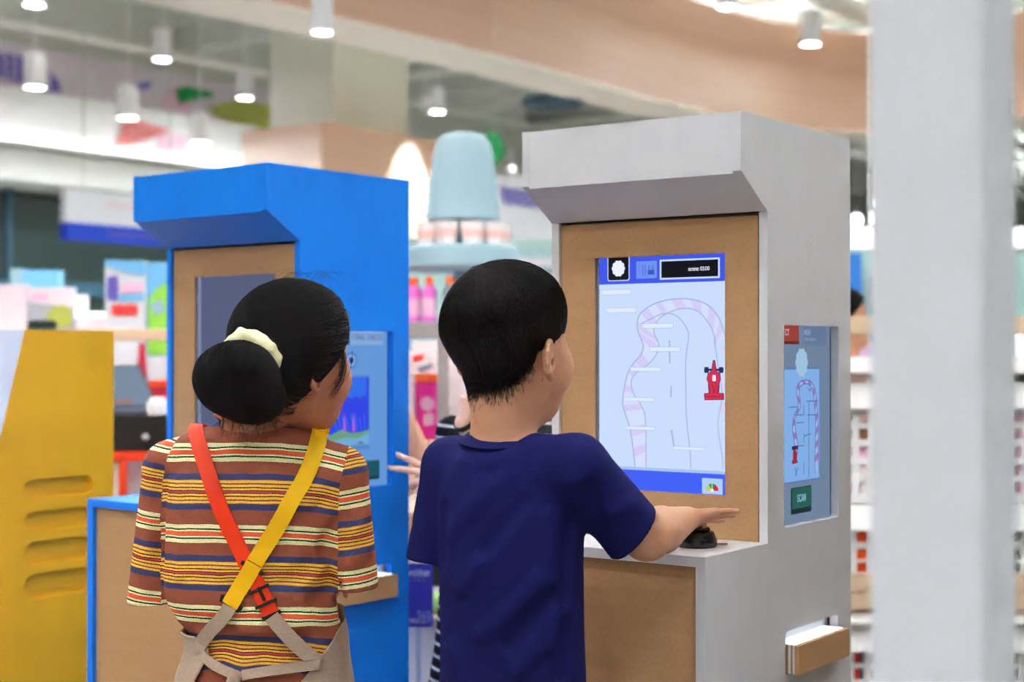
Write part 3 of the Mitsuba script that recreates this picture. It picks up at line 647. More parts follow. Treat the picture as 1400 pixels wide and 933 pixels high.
# ---------------------------------------------------------------- the yellow cabinet
yk = thing('yellow_cabinet', 'yellow cabinet with four slots and a white slanted front at left', 'cabinet')
yo = pt(151, 480, 3.75)
YK = Kiosk(yo[0], yo[1], RA)                 # its far lower corner on the right-hand side
ztop = Z(452.5, 3.75)
def ysp(px, py): return YK.sp(px, py, 0)
slots = [rrect(*(np.array(ysp(33, y0)) + 0), *ysp(127, y1), .009) for y0, y1 in ((655, 676.5), (699, 720), (741, 764), (785, 809))]
slots = [rrect(s.bounds[0], s.bounds[1] + .003, s.bounds[2], s.bounds[3] - .003, (s.bounds[3] - s.bounds[1]) * .44) for s in slots]
poly = rrect(-.75, 0.0, -.004, ztop - .0005, .0)
cut = poly
for s in slots: cut = cut.difference(s)
sl0, sl1 = ysp(33, 455), ysp(-3, 612)
zc = lambda z: sl0[0] + (sl1[0] - sl0[0]) * (z - sl0[1]) / (sl1[1] - sl0[1])
white_side = Polygon([(zc(ztop) - 0, ztop - .0006), (-.749, ztop - .0006), (-.749, 0.6), (zc(0.6), 0.6)])
part(yk, 'side_panel', YK.side(cut.difference(white_side), 0, .012), 'mat_yellow_paint')
part(yk, 'white_front', YK.side(white_side, .0, .0119), 'mat_white_paint', label='white slanted front')
part(yk, 'corner_post', YK.box((-.012, .001), (-.0035, .011), (0, ztop), .002), 'mat_yellow_paint')
part(yk, 'top_panel', YK.box((-.45, -.012), (-.75, .005), (ztop - .014, ztop - .0005)), 'mat_yellow_paint')
part(yk, 'back_panel', YK.box((-.45, -.012), (-.008, .004), (0, ztop - .014)), 'mat_yellow_paint')
for s in slots:
    b = s.bounds
    part(yk, 'slot', YK.side(rrect(b[0] - .01, b[1] - .008, b[2] + .01, b[3] + .008), -.0122, .002), 'mat_yellow_paint')

# ---------------------------------------------------------------- the white post close to the camera
p0 = pt(1348, 480, 1.0)
struct('column_2', rbx(p0, [-.0815, 0], [0, .06], [0, CEIL], .003), 'mat_white_matt', label='white square post close to the camera at right')

# ---------------------------------------------------------------- between the kiosks: pale blue tower with its goods, shelves
TY = 5.6
tc = pt(633, 480, TY)
tw = thing('display_tower', 'pale blue display tower with a rounded cone top between the kiosks', 'display stand')
mpx = TY / FPX
zc_ = lambda py: Z(py, TY)
prof = [(0, zc_(302)), (51.5 * mpx, zc_(302)), (51 * mpx, zc_(296)), (46 * mpx, zc_(250)), (41 * mpx, zc_(210)), (37 * mpx, zc_(195)), (30 * mpx, zc_(186)), (18 * mpx, zc_(182.5)), (0, zc_(181.5))]
part(tw, 'cone_top', at(lathe(prof, 48), [tc[0], TY, 0]), 'mat_pale_blue', 40)
part(tw, 'post', at(trimesh.creation.cylinder(.035, zc_(300)), [tc[0], TY, zc_(300) / 2]), 'mat_pale_blue', 40)
prof = [(0, zc_(372)), (70 * mpx, zc_(372)), (76 * mpx, zc_(366)), (76 * mpx, zc_(345)), (72 * mpx, zc_(338)), (0, zc_(338))]
part(tw, 'tray', at(lathe(prof, 48), [tc[0], TY, 0]), 'mat_pale_blue', 40)
prof = [(0, 0), (.24, 0), (.24, zc_(446)), (.235, zc_(442)), (0, zc_(442))]
part(tw, 'drum', at(lathe(prof, 40), [tc[0], TY, 0]), 'mat_pale_blue', 40)
ORD = ['first', 'second', 'third', 'fourth', 'fifth', 'sixth', 'seventh', 'eighth', 'ninth', 'tenth', 'eleventh']
front_ = sorted([math.pi * 2 * i / 9 + .1 for i in range(9)], key=lambda a: math.cos(a))
front_ = [a for a in front_ if math.sin(a) < .35]
for i, a in enumerate(front_):
    p = np.array([tc[0] + .135 * math.cos(a), TY + .135 * math.sin(a), zc_(338) + .0005])
    k = thing('patterned_cup', ORD[i] + ' cream cup from the left in the ring under the pale blue cone', 'cup', 'cups under the pale blue cone')
    put(k, at(lathe([(0, 0), (.034, 0), (.043, .082), (.041, .082), (.033, .004), (0, .004)], 24), p), 'mat_cup', 40)
    part(k, 'print', at(lathe([(.0378, .026), (.0408, .052), (.0402, .052), (.0372, .026)], 24), p), 'mat_peach_print', 40)
front_ = sorted([a for a in (2 * math.pi * i / 16 + .2 for i in range(16)) if math.sin(a) < .2], key=lambda a: math.cos(a))
for i, a in enumerate(front_):
    p = np.array([tc[0] + .205 * math.cos(a), TY + .205 * math.sin(a), zc_(442) + .0005])
    pink = i < 4 or i > 7
    k = thing('tall_bottle', ORD[i] + (' bottle from the left on the display tower, hot pink with an orange cap' if pink else ' bottle from the left on the display tower, grey green with an orange cap'), 'bottle', 'bottles round the display tower')
    put(k, at(lathe([(0, 0), (.024, 0), (.026, .004), (.026, .11), (.016, .128), (.016, .132), (0, .132)], 20), p), 'mat_hot_pink' if pink else 'mat_slate', 40)
    part(k, 'cap', at(lathe([(0, .132), (.015, .132), (.013, .160), (0, .162)], 16), p), 'mat_orange', 40)
    if pink: part(k, 'dotted_label', at(lathe([(.0262, .02), (.0266, .02), (.0266, .085), (.0262, .085)], 20), p), 'mat_pink', 40)

# the shelf under it
SHY = 4.3
sh = thing('product_shelf', 'grey wooden product shelf behind the boy', 'shelf')
X = lambda px, d=SHY: pt(px, 480, d)[0]
part(sh, 'top_rail', bx([X(548), SHY, Z(462, SHY)], [X(760), SHY + .04, Z(441, SHY)], .002), 'mat_grey_wood')
part(sh, 'post', bx([X(598), SHY + .002, 0], [X(613), SHY + .035, Z(462, SHY)]), 'mat_grey_wood')
part(sh, 'post', bx([X(745), SHY + .002, 0], [X(758), SHY + .035, Z(462, SHY)]), 'mat_grey_wood')
part(sh, 'post', bx([X(530), SHY + .3, 0], [X(540), SHY + .33, Z(462, SHY)]), 'mat_grey_wood')
for y0, y1 in ((700, 712), (905, 917)):
    part(sh, 'board', bx([X(548), SHY - .02, Z(y1, SHY)], [X(598), SHY + .32, Z(y0, SHY)], .002), 'mat_pine')
part(sh, 'board', bx([X(548), SHY + .0, Z(612, SHY)], [X(597.5), SHY + .32, Z(604, SHY)], .002), 'mat_pine')
part(sh, 'back', bx([X(548), SHY + .33, 0], [X(745), SHY + .34, Z(480, SHY)]), 'mat_cup')
d = SHY + .1
def pack(name, px0, px1, y0, y1, m, lab, cat_, d=d, t=.07):
    return stand(name, px0, px1, y0, y1, d, m, lab, cat_, t, b=.004, zb=Z(604, SHY) + .0006)
k = pack('magenta_pouch', 569, 597, 513, 604, 'mat_magenta', 'magenta pouch with an orange top on the grey wooden shelf', 'pouch')
print_on(k, 'orange_top', (569, 597, 597, 569), (513, 513, 521, 521), d - .001, 'mat_orange')
print_on(k, 'white_flowers', (576, 584, 592, 594, 584, 576), (548, 543, 548, 556, 562, 556), d - .002, 'mat_pink')
print_on(k, 'white_flowers', (580, 592, 592, 580), (568, 566, 580, 582), d - .002, 'mat_pink')
pack('white_pack', 550, 567, 520, 604, 'mat_pinkish', 'white printed pack against the blue kiosk edge', 'pack')
k = stand('toy_box', 564, 597, 466, 512, SHY + .24, 'mat_cup', 'white box with orange and dark print above the magenta pouch', 'box', .06)
print_on(k, 'orange_print', (565, 580, 577, 565), (487, 484, 492, 496), SHY + .2395, 'mat_red')
print_on(k, 'dark_print', (570, 590, 592, 584, 574), (503, 497, 500, 505, 508), SHY + .239, 'mat_slate')
bx_ = stand('toy_box', 564, 597, 513, 604, SHY + .235, 'mat_grey_wood', 'plain beige carton under the white box, behind the magenta pouch', 'box', .07, zb=Z(604, SHY) + .0006)
k = stand('price_sign', 556, 592, 771, 858, 3.75, 'mat_navy_sign', 'navy price sign reading 269 beside the boy', 'sign', .006)
part(k, 'stalk', bx([pt(572, 858, 3.75)[0] - .006, 3.752, 0], [pt(572, 858, 3.75)[0] + .006, 3.758, Z(858, 3.75)]), 'mat_steel')
def sign_text(par, text, px, py, h, d, m='mat_sign_white', bold=True, sx=1.0):
    t = meshkit.text_mesh(text, h, .0006, bold); t.apply_scale([sx, 1, 1])
    p = pt(px, py, d)
    return part(par, 'lettering', frame(t, p - [0, .0008, 0], [1, 0, 0], UP, [0, -1, 0]), m)
sign_text(k, 'wobber', 554.5, 788, .0165, 3.75, sx=.74)
sign_text(k, 'every day low', 561, 794, .004, 3.75, bold=False)
sign_text(k, 'THB', 556.5, 852, .010, 3.75, sx=.8)
sign_text(k, '269', 569.5, 852, .029, 3.75, bold=False, sx=.46)
p = pt(596, 824, 4.0)
bl = thing('green_ball', 'pale green ball on the shelf beside the navy price sign', 'ball')
put(bl, at(trimesh.creation.icosphere(3, .027), p), 'mat_ball_green', True)
part(bl, 'seam', at(lathe([(.0268, -.0012), (.0276, 0), (.0268, .0012)], 30), p), 'mat_lime', 40)
lw = thing('goods_stand', 'pale wooden goods stand holding the green ball', 'stand')
part(lw, 'board', bx([X(556, 4.0), 3.95, p[2] - .040], [X(640, 4.0), 4.2, p[2] - .0268], .002), 'mat_pine')
part(lw, 'panel', bx([X(556, 4.0), 3.99, 0.0], [X(640, 4.0), 4.0, p[2] - .040]), 'mat_sign_white')
stand('black_pack', 588, 606, 765, 802, 4.15, 'mat_black_matt', 'small black pack behind the green ball', 'pack', .04)
k = stand('white_carton', 588, 606, 802, 840, 4.15, 'mat_white_matt', 'white carton below the small black pack', 'box', .05)

# the white wall with purple bars behind the tower, and the mint shop front below it
wb0 = pt(640, 300, 11.5)
struct('wall_display', bx([wb0[0], 11.5, 2.0], [wb0[0] + 1.4, 11.6, Z(240, 11.5)]), 'mat_white_paint')
for i in range(6):
    px = 684 + 8.4 * i
    P_ = Polygon([(pt(px + a, y, 11.49)[0], pt(px + a, y, 11.49)[2]) for a, y in ((0, 256 + 1.2 * i), (5, 256 + 1.2 * i), (10, 278 + 1.2 * i), (5, 278 + 1.2 * i))])
    single('purple_bar', frame(extr(P_, .02), [0, 11.5, 0], [1, 0, 0], UP, [0, -1, 0]), 'mat_purple', ORD[i] + ' slanted purple bar from the left on the white wall right of the cone', 'wall ornament', 'purple bars on the white wall')
mf = thing('mint_storefront', 'mint green glazed storefront behind the pale blue tower', 'shop front')
for y0, y1, m in ((326, 340, 'mint'), (340, 352, 'aqua'), (352, 366, 'sign_white'), (366, 374, 'slate'), (374, 480, 'mint')):
    part(mf, 'band', bx([wb0[0] - 1.0, 12.0, Z(y1, 12.0)], [wb0[0] + 3.4, 12.06, Z(y0, 12.0)]), 'mat_' + m)
part(mf, 'plinth', bx([wb0[0] - 1.0, 12.0, 0], [wb0[0] + 3.4, 12.06, Z(480, 12.0)]), 'mat_mint')
lf = thing('green_shapes', 'green leaf shapes hanging right of the pale blue cone', 'plant')  # green marks built as hanging leaf shapes
for i in range(7):
    q = pt(672 + 5 * (i % 3), 192 + 4 * i, 9.4)
    a = -.9 + .35 * i
    leaf = trimesh.creation.icosphere(2, 1.0); leaf.apply_scale([.022, .012, .075]); leaf.apply_transform(trimesh.transformations.rotation_matrix(a * .6, [0, 1, 0]))
    part(lf, 'leaf', at(leaf, q), 'mat_green', True)
part(lf, 'string', tube([pt(676, 192, 9.4), [pt(676, 192, 9.4)[0], 9.4, CEIL]], .0012, 5), 'mat_beam')

# ---------------------------------------------------------------- the white basket shelves at the right
BY = 4.2
bsx = thing('basket_shelf', 'white basket shelf unit with pine rails right of the grey kiosk', 'shelf')
XB = lambda px: pt(px, 480, BY)[0]
xl, xr = XB(1120), XB(1450)
def rail(y0, y1, m='mat_pine', t=.05, name='pine_rail', y=BY - .02):
    return part(bsx, name, bx([xl, y, Z(y1, BY)], [xr, y + t, Z(y0, BY)], .003), m)
rail(433, 457); rail(786, 808.5); rail(809.5, 833)
for x in (xl - .03, xr):
    part(bsx, 'upright', bx([x, BY, 0], [x + .03, BY + .4, Z(433, BY)]), 'mat_white_paint')
part(bsx, 'back', bx([xl, BY + .40, 0], [xr, BY + .41, Z(500, BY)]), 'mat_basket')
def shelf_lip(y0, y1):                       # a tray whose front bows out and turns up
    zt, zb = Z(y0, BY), Z(y1, BY)
    P_ = [(BY + .02, zt), (BY + .002, zt - .001), (BY - .018, zt - (zt - zb) * .5), (BY - .03, zb + .006), (BY - .03, zb), (BY + .395, zb), (BY + .395, zb + .005), (BY - .022, zb + .007), (BY - .012, zt - (zt - zb) * .5), (BY + .006, zt - .006), (BY + .02, zt - .006)]
    m = extr(Polygon(P_), xr - xl)
    part(bsx, 'tray', frame(m, [xl, 0, 0], [0, 1, 0], UP, [1, 0, 0]), 'mat_basket', 30)
for y0, y1 in ((488, 511), (523, 559), (690, 725), (835, 852), (856, 890)):
    shelf_lip(y0, y1)
def basket(y0, y1, ycs, px0, lab):
    k = thing('wire_basket', lab, 'basket')
    pol = sbox(xl + .005, Z(y1, BY), xr - .005, Z(y0, BY))
    hw, hh = 6.8 * BY / FPX, 7.2 * BY / FPX
    for cyy in ycs:
        for i in range(-3, 13):
            x, z = XB(px0 + 23.3 * i), Z(cyy, BY)
            pol = pol.difference(rrect(x - hw, z - hh, x + hw, z + hh, hw * .25))
    part(k, 'front', frame(extr(pol, .004), [0, BY + .004, 0], [1, 0, 0], UP, [0, -1, 0]), 'mat_basket')
    part(k, 'floor', bx([xl + .005, BY + .004, Z(y1, BY)], [xr - .005, BY + .39, Z(y1, BY) + .004]), 'mat_basket')
    for x in (xl + .005, xr - .008):
        part(k, 'side', bx([x, BY + .004, Z(y1, BY) + .004], [x + .003, BY + .39, Z(y0, BY)]), 'mat_basket')
basket(560, 689, (570.5, 594, 618, 643, 667), 1181, 'white basket with square holes, the upper one right of the grey kiosk')
basket(726, 785, (734.5, 758, 777), 1178, 'white basket with square holes showing orange goods')
basket(891, 990, (900, 922, 945, 968), 1174, 'white basket with square holes at the bottom right of the photo')
def goods(name, px0, px1, y0, y1, m, lab, cat_='box', grp=None):
    d = BY + .007 + .002 * (px0 % 3)
    stand(name, px0, px1, y0, y1, d, m, lab, cat_, .12, b=.004)
goods('pink_carton', 1140, 1192, 512, 522.5, 'mat_peach', 'peach carton lying on the upper white tray beside the post')
goods('soft_toy_pack', 1173, 1192, 562, 579, 'mat_peach', 'peach pack at the top of the upper white basket')
goods('brown_pack', 1172, 1192, 583, 604, 'mat_cardboard_edge', 'brown pack in the second row of holes of the upper basket')
goods('pink_pack', 1172, 1216, 607, 631, 'mat_pink', 'pink pack in the third row of holes of the upper basket')
goods('lilac_pack', 1198, 1222, 583, 604, 'mat_lilac', 'lilac pack beside the brown pack in the upper basket')
goods('white_tin', 1168, 1240, 632, 681, 'mat_cup', 'wide cream tin at the bottom of the upper basket')
goods('orange_carton', 1160, 1190, 727, 782, 'mat_orange', 'orange carton in the middle white basket')
goods('red_white_pack', 1193, 1222, 727, 782, 'mat_peach', 'peach pack right of the orange carton')
goods('grey_tin', 1178, 1200, 893, 960, 'mat_grey_card', 'grey tin in the bottom basket')
goods('slate_tin', 1202, 1222, 893, 960, 'mat_slate', 'slate tin right of the grey tin in the bottom basket')
goods('red_tin', 1160, 1175, 893, 960, 'mat_red', 'narrow red pack in the bottom basket')
goods('carmine_carton', 1393, 1425, 562, 681, 'mat_pink', 'pink carton in the upper basket, right of the white post')
# behind them
struct('wall_mint', bx([pt(1140, 480, 9.0)[0], 9.0, 0], [pt(1460, 480, 9.0)[0], 9.05, Z(345, 9.0)]), 'mat_mint')
single('blue_banner', bx([pt(1150, 480, 8.9)[0], 8.92, 0], [pt(1179, 480, 8.9)[0], 8.95, Z(346, 8.9)]), 'mat_royal', 'upright royal blue banner just right of the grey kiosk', 'banner')
single('slate_banner', bx([pt(1194, 480, 8.9)[0], 8.92, 0], [pt(1203, 480, 8.9)[0], 8.95, Z(378, 8.9)]), 'mat_slate', 'narrow slate grey stand before the mint wall', 'stand')
lb = thing('light_beam', 'bright white lit beam above the mint wall at right', 'light fitting')
put(lb, bx([pt(1140, 480, 8.8)[0], 8.85, Z(337, 8.8)], [pt(1460, 480, 8.8)[0], 8.95, Z(310, 8.8)]), 'mat_white_paint', emit={**glow((1, .98, .97), 1.6), 'sampling_weight': .5})
part(lb, 'hanger', tube([pt(1190, 310, 8.9), [pt(1190, 310, 8.9)[0], 8.9, CEIL]], .008, 6), 'mat_beam')

# ---------------------------------------------------------------- unseen blocks beside and behind the camera, placed to shade the lower kiosks
for nm, x0_, x1_, y0_, y1_, zt_, lab in (('display_island', -2.9, -1.75, -.2, 2.4, 1.2, 'low unseen block left of the camera, placed to shade the lower kiosks'), ('display_island', -1.2, .9, -2.0, -1.2, 1.3, 'low unseen block behind the camera, placed to shade the lower kiosks')):
    k = thing(nm, lab, 'unseen block')
    part(k, 'plinth', bx([x0_ + .05, y0_ + .05, 0], [x1_ - .05, y1_ - .05, .12]), 'mat_black_matt')
    part(k, 'body', bx([x0_, y0_, .12], [x1_, y1_, zt_ - .03], .005), 'mat_grey_wood')
    part(k, 'top', bx([x0_ - .02, y0_ - .02, zt_ - .03], [x1_ + .02, y1_ + .02, zt_], .005), 'mat_pine')
k = thing('aisle_shelf', 'tall unseen wooden shelf, placed to shade the side of the grey kiosk', 'shelf')  # out of view, placed to darken the lower side of the grey kiosk
mat('walnut', lin(170, 150, 130), .6, .2)
part(k, 'back', GK.box((1.12, 1.14), (-.28, 1.6), (.02, 1.52)), 'mat_walnut')
for v_ in (-.30, .64, 1.6):
    part(k, 'side', GK.box((.66, 1.14), (v_, v_ + .02), (0, 1.54)), 'mat_walnut')
for z_ in (.08, .43, .78, 1.13, 1.50):
    for v_ in (-.279, .661):
        part(k, 'board', GK.box((.66, 1.119), (v_, v_ + (.918 if v_ < 0 else .938)), (z_, z_ + .025)), 'mat_walnut')

# ---------------------------------------------------------------- figures: smooth implicit bodies, meshed by surface nets
F32 = np.float32
def smin(a, b, k):
    if k <= 0: return np.minimum(a, b)
    h = np.clip(.5 + .5 * (b - a) / k, 0, 1)
    return b * (1 - h) + a * h - k * h * (1 - h)
def smax(a, b, k): return -smin(-a, -b, k)
def cap(a, b, ra, rb=None):                  # a bone: a round cone between two joints
    a, b = np.asarray(a, F32), np.asarray(b, F32); rb = ra if rb is None else rb
    ba = b - a; L = float(ba @ ba) + 1e-9
    def f(p):
        q = p - a
        t = np.clip(q @ ba / L, 0, 1)
        return np.linalg.norm(q - t[:, None] * ba, axis=1) - (ra + t * (rb - ra))
    r = max(ra, rb)
    f.box = np.minimum(a, b) - r, np.maximum(a, b) + r
    return f
def ell(c, r, R=np.eye(3)):                  # an ellipsoid; the rows of R are its axes
    c, r, R = np.asarray(c, F32), np.asarray(r, F32), np.asarray(R, F32)
    def f(p):
        q = (p - c) @ R.T
        k0 = np.linalg.norm(q / r, axis=1); k1 = np.linalg.norm(q / (r * r), axis=1) + 1e-6
        return k0 * (k0 - 1) / k1
    f.box = c - r.max(), c + r.max()
    return f
def loft(rows, yaw, k=.012):                 # rows (z, x, y, half width, half depth), in height order
    from scipy.interpolate import PchipInterpolator
    rows = np.array(sorted(rows)); I = PchipInterpolator(rows[:, 0], rows[:, 1:], axis=0)
    z0, z1 = rows[0, 0], rows[-1, 0]; c, s = math.cos(yaw), math.sin(yaw)
    def f(p):
        v = I(np.clip(p[:, 2], z0, z1)).astype(F32)
        dx, dy = p[:, 0] - v[:, 0], p[:, 1] - v[:, 1]
        x, y = dx * c - dy * s, dx * s + dy * c
        e = (np.abs(x / v[:, 2]) ** 2.3 + np.abs(y / v[:, 3]) ** 2.3 + 1e-9) ** (1 / 2.3)
        d = (e - 1) * np.minimum(v[:, 2], v[:, 3]) * .95
        return smax(d, np.maximum(z0 - p[:, 2], p[:, 2] - z1), k)
    return f
class Blend:                                 # a list of shapes joined smoothly, each with its own softness
    def __init__(s): s.parts = []
    def add(s, f, k=.012, cut=False):
        s.parts.append((f, k, cut)); return s
    def __call__(s, p):
        d, lo, hi = None, p.min(0), p.max(0)
        for f, k, cut in s.parts:
            b = getattr(f, 'box', None)      # shapes out of reach are passed over
            if b is not None and ((lo > b[1] + .04).any() or (hi < b[0] - .04).any()):
                if not cut: d = np.full(len(p), .04, F32) if d is None else np.minimum(d, .04)
                continue
            v = f(p)
            d = v if d is None else (smax(d, -v, k) if cut else smin(d, v, k))
        return d.astype(F32)

def mesh_of(f, lo, hi, h):
    lo, hi = np.asarray(lo, float), np.asarray(hi, float)
    B = 8
    nb = np.ceil((hi - lo) / (h * B)).astype(int)
    ci = np.stack(np.meshgrid(*[np.arange(n) for n in nb], indexing='ij'), -1).reshape(-1, 3)
    cc = (lo + (ci + .5) * h * B - h * .5).astype(F32)
    dc = f(cc)
    near = np.abs(dc) < h * B * 1.25
    D = np.repeat(np.repeat(np.repeat(dc.reshape(nb), B, 0), B, 1), B, 2).astype(F32)
    off = np.stack(np.meshgrid(*[np.arange(B)] * 3, indexing='ij'), -1).reshape(-1, 3)
    idx = np.nonzero(near)[0]
    for s in range(0, len(idx), 40):
        g = (ci[idx[s:s + 40], None, :] * B + off[None]).reshape(-1, 3)
        D[g[:, 0], g[:, 1], g[:, 2]] = f((lo + g * h).astype(F32))
    D = np.pad(D, 1, constant_values=1.0); lo = lo - h
    S = D < 0
    n = np.array(D.shape) - 1
    cnt = np.zeros(n, np.int8)
    for o in np.ndindex(2, 2, 2):
        cnt += S[o[0]:o[0] + n[0], o[1]:o[1] + n[1], o[2]:o[2] + n[2]]
    cells = np.argwhere((cnt > 0) & (cnt < 8))
    ids = np.full(n, -1, np.int32); ids[tuple(cells.T)] = np.arange(len(cells))
    acc, num = np.zeros((len(cells), 3)), np.zeros(len(cells))
    for ax in range(3):
        o1, o2 = [a for a in range(3) if a != ax]
        for i in (0, 1):
            for j in (0, 1):
                a = np.zeros(3, int); a[o1], a[o2] = i, j
                b = a.copy(); b[ax] = 1
                da, db = D[tuple((cells + a).T)], D[tuple((cells + b).T)]
                m = (da < 0) != (db < 0)
                t = np.where(m, da / np.where(m, da - db, 1), 0)
                acc[m] += (a + t[:, None] * (b - a))[m]; num[m] += 1
    V = lo + (cells + acc / num[:, None]) * h
    Q = []
    for ax in range(3):
        o1, o2 = [(1, 2), (2, 0), (0, 1)][ax]
        sl0 = [slice(1, -1)] * 3; sl1 = [slice(1, -1)] * 3
        sl0[ax], sl1[ax] = slice(0, -1), slice(1, None)
        A, Bm = S[tuple(sl0)], S[tuple(sl1)]
        e = np.argwhere(A != Bm)
        ins = A[tuple(e.T)]
        e = e + 1; e[:, ax] -= 1
        u = np.zeros(3, int); u[o1] = 1
        w = np.zeros(3, int); w[o2] = 1
        q = np.stack([ids[tuple((e - u - w).T)], ids[tuple((e - w).T)], ids[tuple(e.T)], ids[tuple((e - u).T)]], 1)
        Q.append(np.where(ins[:, None], q, q[:, ::-1]))
    Q = np.vstack(Q); Q = Q[(Q >= 0).all(1)]
    return trimesh.Trimesh(V, np.vstack([Q[:, [0, 1, 2]], Q[:, [0, 2, 3]]]), process=False)

def bounds(pts, pad):
    pts = np.array(pts); return pts.min(0) - pad, pts.max(0) + pad
def unit(v): v = np.asarray(v, float); return v / np.linalg.norm(v)
def rot(axis, a): return trimesh.transformations.rotation_matrix(a, axis)[:3, :3]

SK = (.0725, .0875, .078)
def sleeve(a, b, ra, rb, hem, n, cav):        # a sleeve cut off flat at its hem and hollow there
    f, hem, n = cap(a, b, ra, rb), np.asarray(hem, F32), unit(n).astype(F32)
    return lambda p: smax(smax(f(p), (p - hem) @ n, .003), -cav(p), .003)
class Head:                                  # local axes: right, forward, up
    def __init__(s, c, yaw, pitch=0.0, roll=0.0, k=1.0):
        R = np.array([[math.cos(yaw), -math.sin(yaw), 0], [math.sin(yaw), math.cos(yaw), 0], [0, 0, 1.0]])
        if pitch: R = R @ rot(R[0], pitch).T
        if roll: R = R @ rot(R[1], roll).T
        s.c, s.R, s.k, s.ear = np.asarray(c, float), R, k, 0.0
    def w(s, r, f, u): return s.c + s.k * (r * s.R[0] + f * s.R[1] + u * s.R[2])
    def loc(s, p): return (p - s.c.astype(F32)) @ s.R.T.astype(F32) / s.k
    def E(s, c, r, R=None): return ell(s.w(*c), np.array(r) * s.k, s.R if R is None else R @ s.R)
    def build(s, B):
        k = s.k
        B.add(s.E((0, -.004, .004), SK), .01)
        B.add(s.E((0, .034, -.062), (.054, .052, .062)), .03 * k)
        B.add(s.E((0, .052, -.100), (.034, .034, .034)), .03 * k)                     # jaw and chin
        for sd in (-1, 1):
            B.add(s.E((sd * .036, .046, -.052), (.032, .034, .036)), .02 * k)          # cheeks
            B.add(s.E((sd * .030, .084, -.014), (.013, .010, .009)), .010 * k, True)   # eye sockets
            e = lambda f, u, o=0.0: s.w(sd * (.0745 + s.ear + .42 * max(0.0, .004 - f) + o), f - .004, u - .040)
            B.add(s.E((sd * (.0755 + s.ear), -.008, -.040), (.0046, .0135, .0235)), .006 * k)   # ear: plate, rim, lobe, hollow
            rim = [(.008, .003), (.006, .016), (-.003, .0250), (-.012, .0210), (-.0165, .009), (-.0150, -.006), (-.009, -.018)]
            for q0, q1 in zip(rim[:-1], rim[1:]):
                B.add(cap(e(*q0), e(*q1), .0034 * k), .0028 * k)
            B.add(cap(e(-.009, -.018), e(.001, -.026), .0046 * k, .0052 * k), .004 * k)
            B.add(s.E((sd * (.0835 + s.ear), -.006, -.040), (.0052, .0072, .0135)), .003 * k, True)
            B.add(s.E((sd * (.0760 + s.ear), .001, -.046), (.0085, .0045, .0065)), .003 * k, True)
            B.add(cap(e(.009, -.004), e(.006, -.012), .0032 * k), .004 * k)
        B.add(cap(s.w(0, .086, -.016), s.w(0, .101, -.046), .006 * k, .0095 * k), .012 * k)   # nose
        B.add(s.E((0, .091, -.050), (.016, .008, .008)), .008 * k)
        B.add(s.E((0, .084, -.075), (.020, .008, .0055)), .006 * k)                    # lips
        B.add(s.E((0, .083, -.084), (.017, .008, .0055)), .006 * k)
        B.add(s.E((0, .094, -.0795), (.018, .006, .0012)), .002 * k, True)
        return B
    def eyes(s, par):
        for sd in (-1, 1):
            part(par, 'eye', at(trimesh.creation.icosphere(3, .0105 * s.k), s.w(sd * .030, .0640, -.014)), 'mat_eye', True)
            d = trimesh.creation.icosphere(2, .0048 * s.k)
            part(par, 'iris', at(d, s.w(sd * .030, .0712, -.014)), 'mat_iris', True)

def hand(B, w, f, n, side, k=1.0, bend=(.25, .25, .3, .35), spread=.09, thumb=(.5, .5), k_palm=.008, fr=1.0):
    """Palm, four fingers of unequal length and a thumb at the wrist w: f runs to the fingers, n out of the back of the hand, side towards the thumb."""
    f, n = unit(f), unit(n); n = unit(n - (n @ f) * f); s = unit(np.cross(n, f)) * side
    P = lambda a, b, c: np.asarray(w) + k * (a * f + b * s + c * n)
    pal = [(.066, .0255), (.070, .0085), (.066, -.0085), (.058, -.0245)]
    for a, b in pal:
        B.add(cap(P(.006, b * .55, 0), P(a, b, 0), .0125 * k, .0095 * k), k_palm * k)
    B.add(cap(P(.012, .018, -.004), P(.040, .026, -.006), .011 * k, .010 * k), k_palm * k)
    tips = []
    L = [(.030, .019, .016), (.034, .022, .017), (.031, .020, .016), (.024, .015, .014)]
    for i, (a, b) in enumerate(pal):
        th = bend[i] if np.ndim(bend[i]) else (bend[i], bend[i] * 1.1, bend[i] * .8)
        ang, j = 0.0, P(a, b, .001); sp = spread * (1.5 - i) * (1 if np.ndim(spread) == 0 else 1)
        r = [x * fr for x in (.0082, .0074, .0067, .0058)]
        up = n
        if i == 3: r = [x * .88 for x in r]
        for m in range(3):
            ang += th[m]
            d = (f * math.cos(sp) + s * math.sin(sp)) * math.cos(ang) - n * math.sin(ang)
            j2 = j + k * L[i][m] * d
            B.add(cap(j, j2, r[m] * k, r[m + 1] * k), .0022 * k)
            j = j2
        tips.append((j, d, unit(np.cross(np.cross(d, n), d)), r[3] * k))
    j = P(.016, .020, -.004); ang = thumb[0]
    for m, (l, r0, r1) in enumerate([(.034, .0115, .0095), (.026, .0094, .0082), (.021, .0082, .0066)]):
        a = ang - .25 * m * thumb[1] * 2
        d = f * math.cos(a) + s * math.sin(a) - n * (.25 + .2 * m) * thumb[1]
        j2 = j + k * l * unit(d)
        B.add(cap(j, j2, r0 * k, r1 * k), .004 * k); j = j2
    return tips

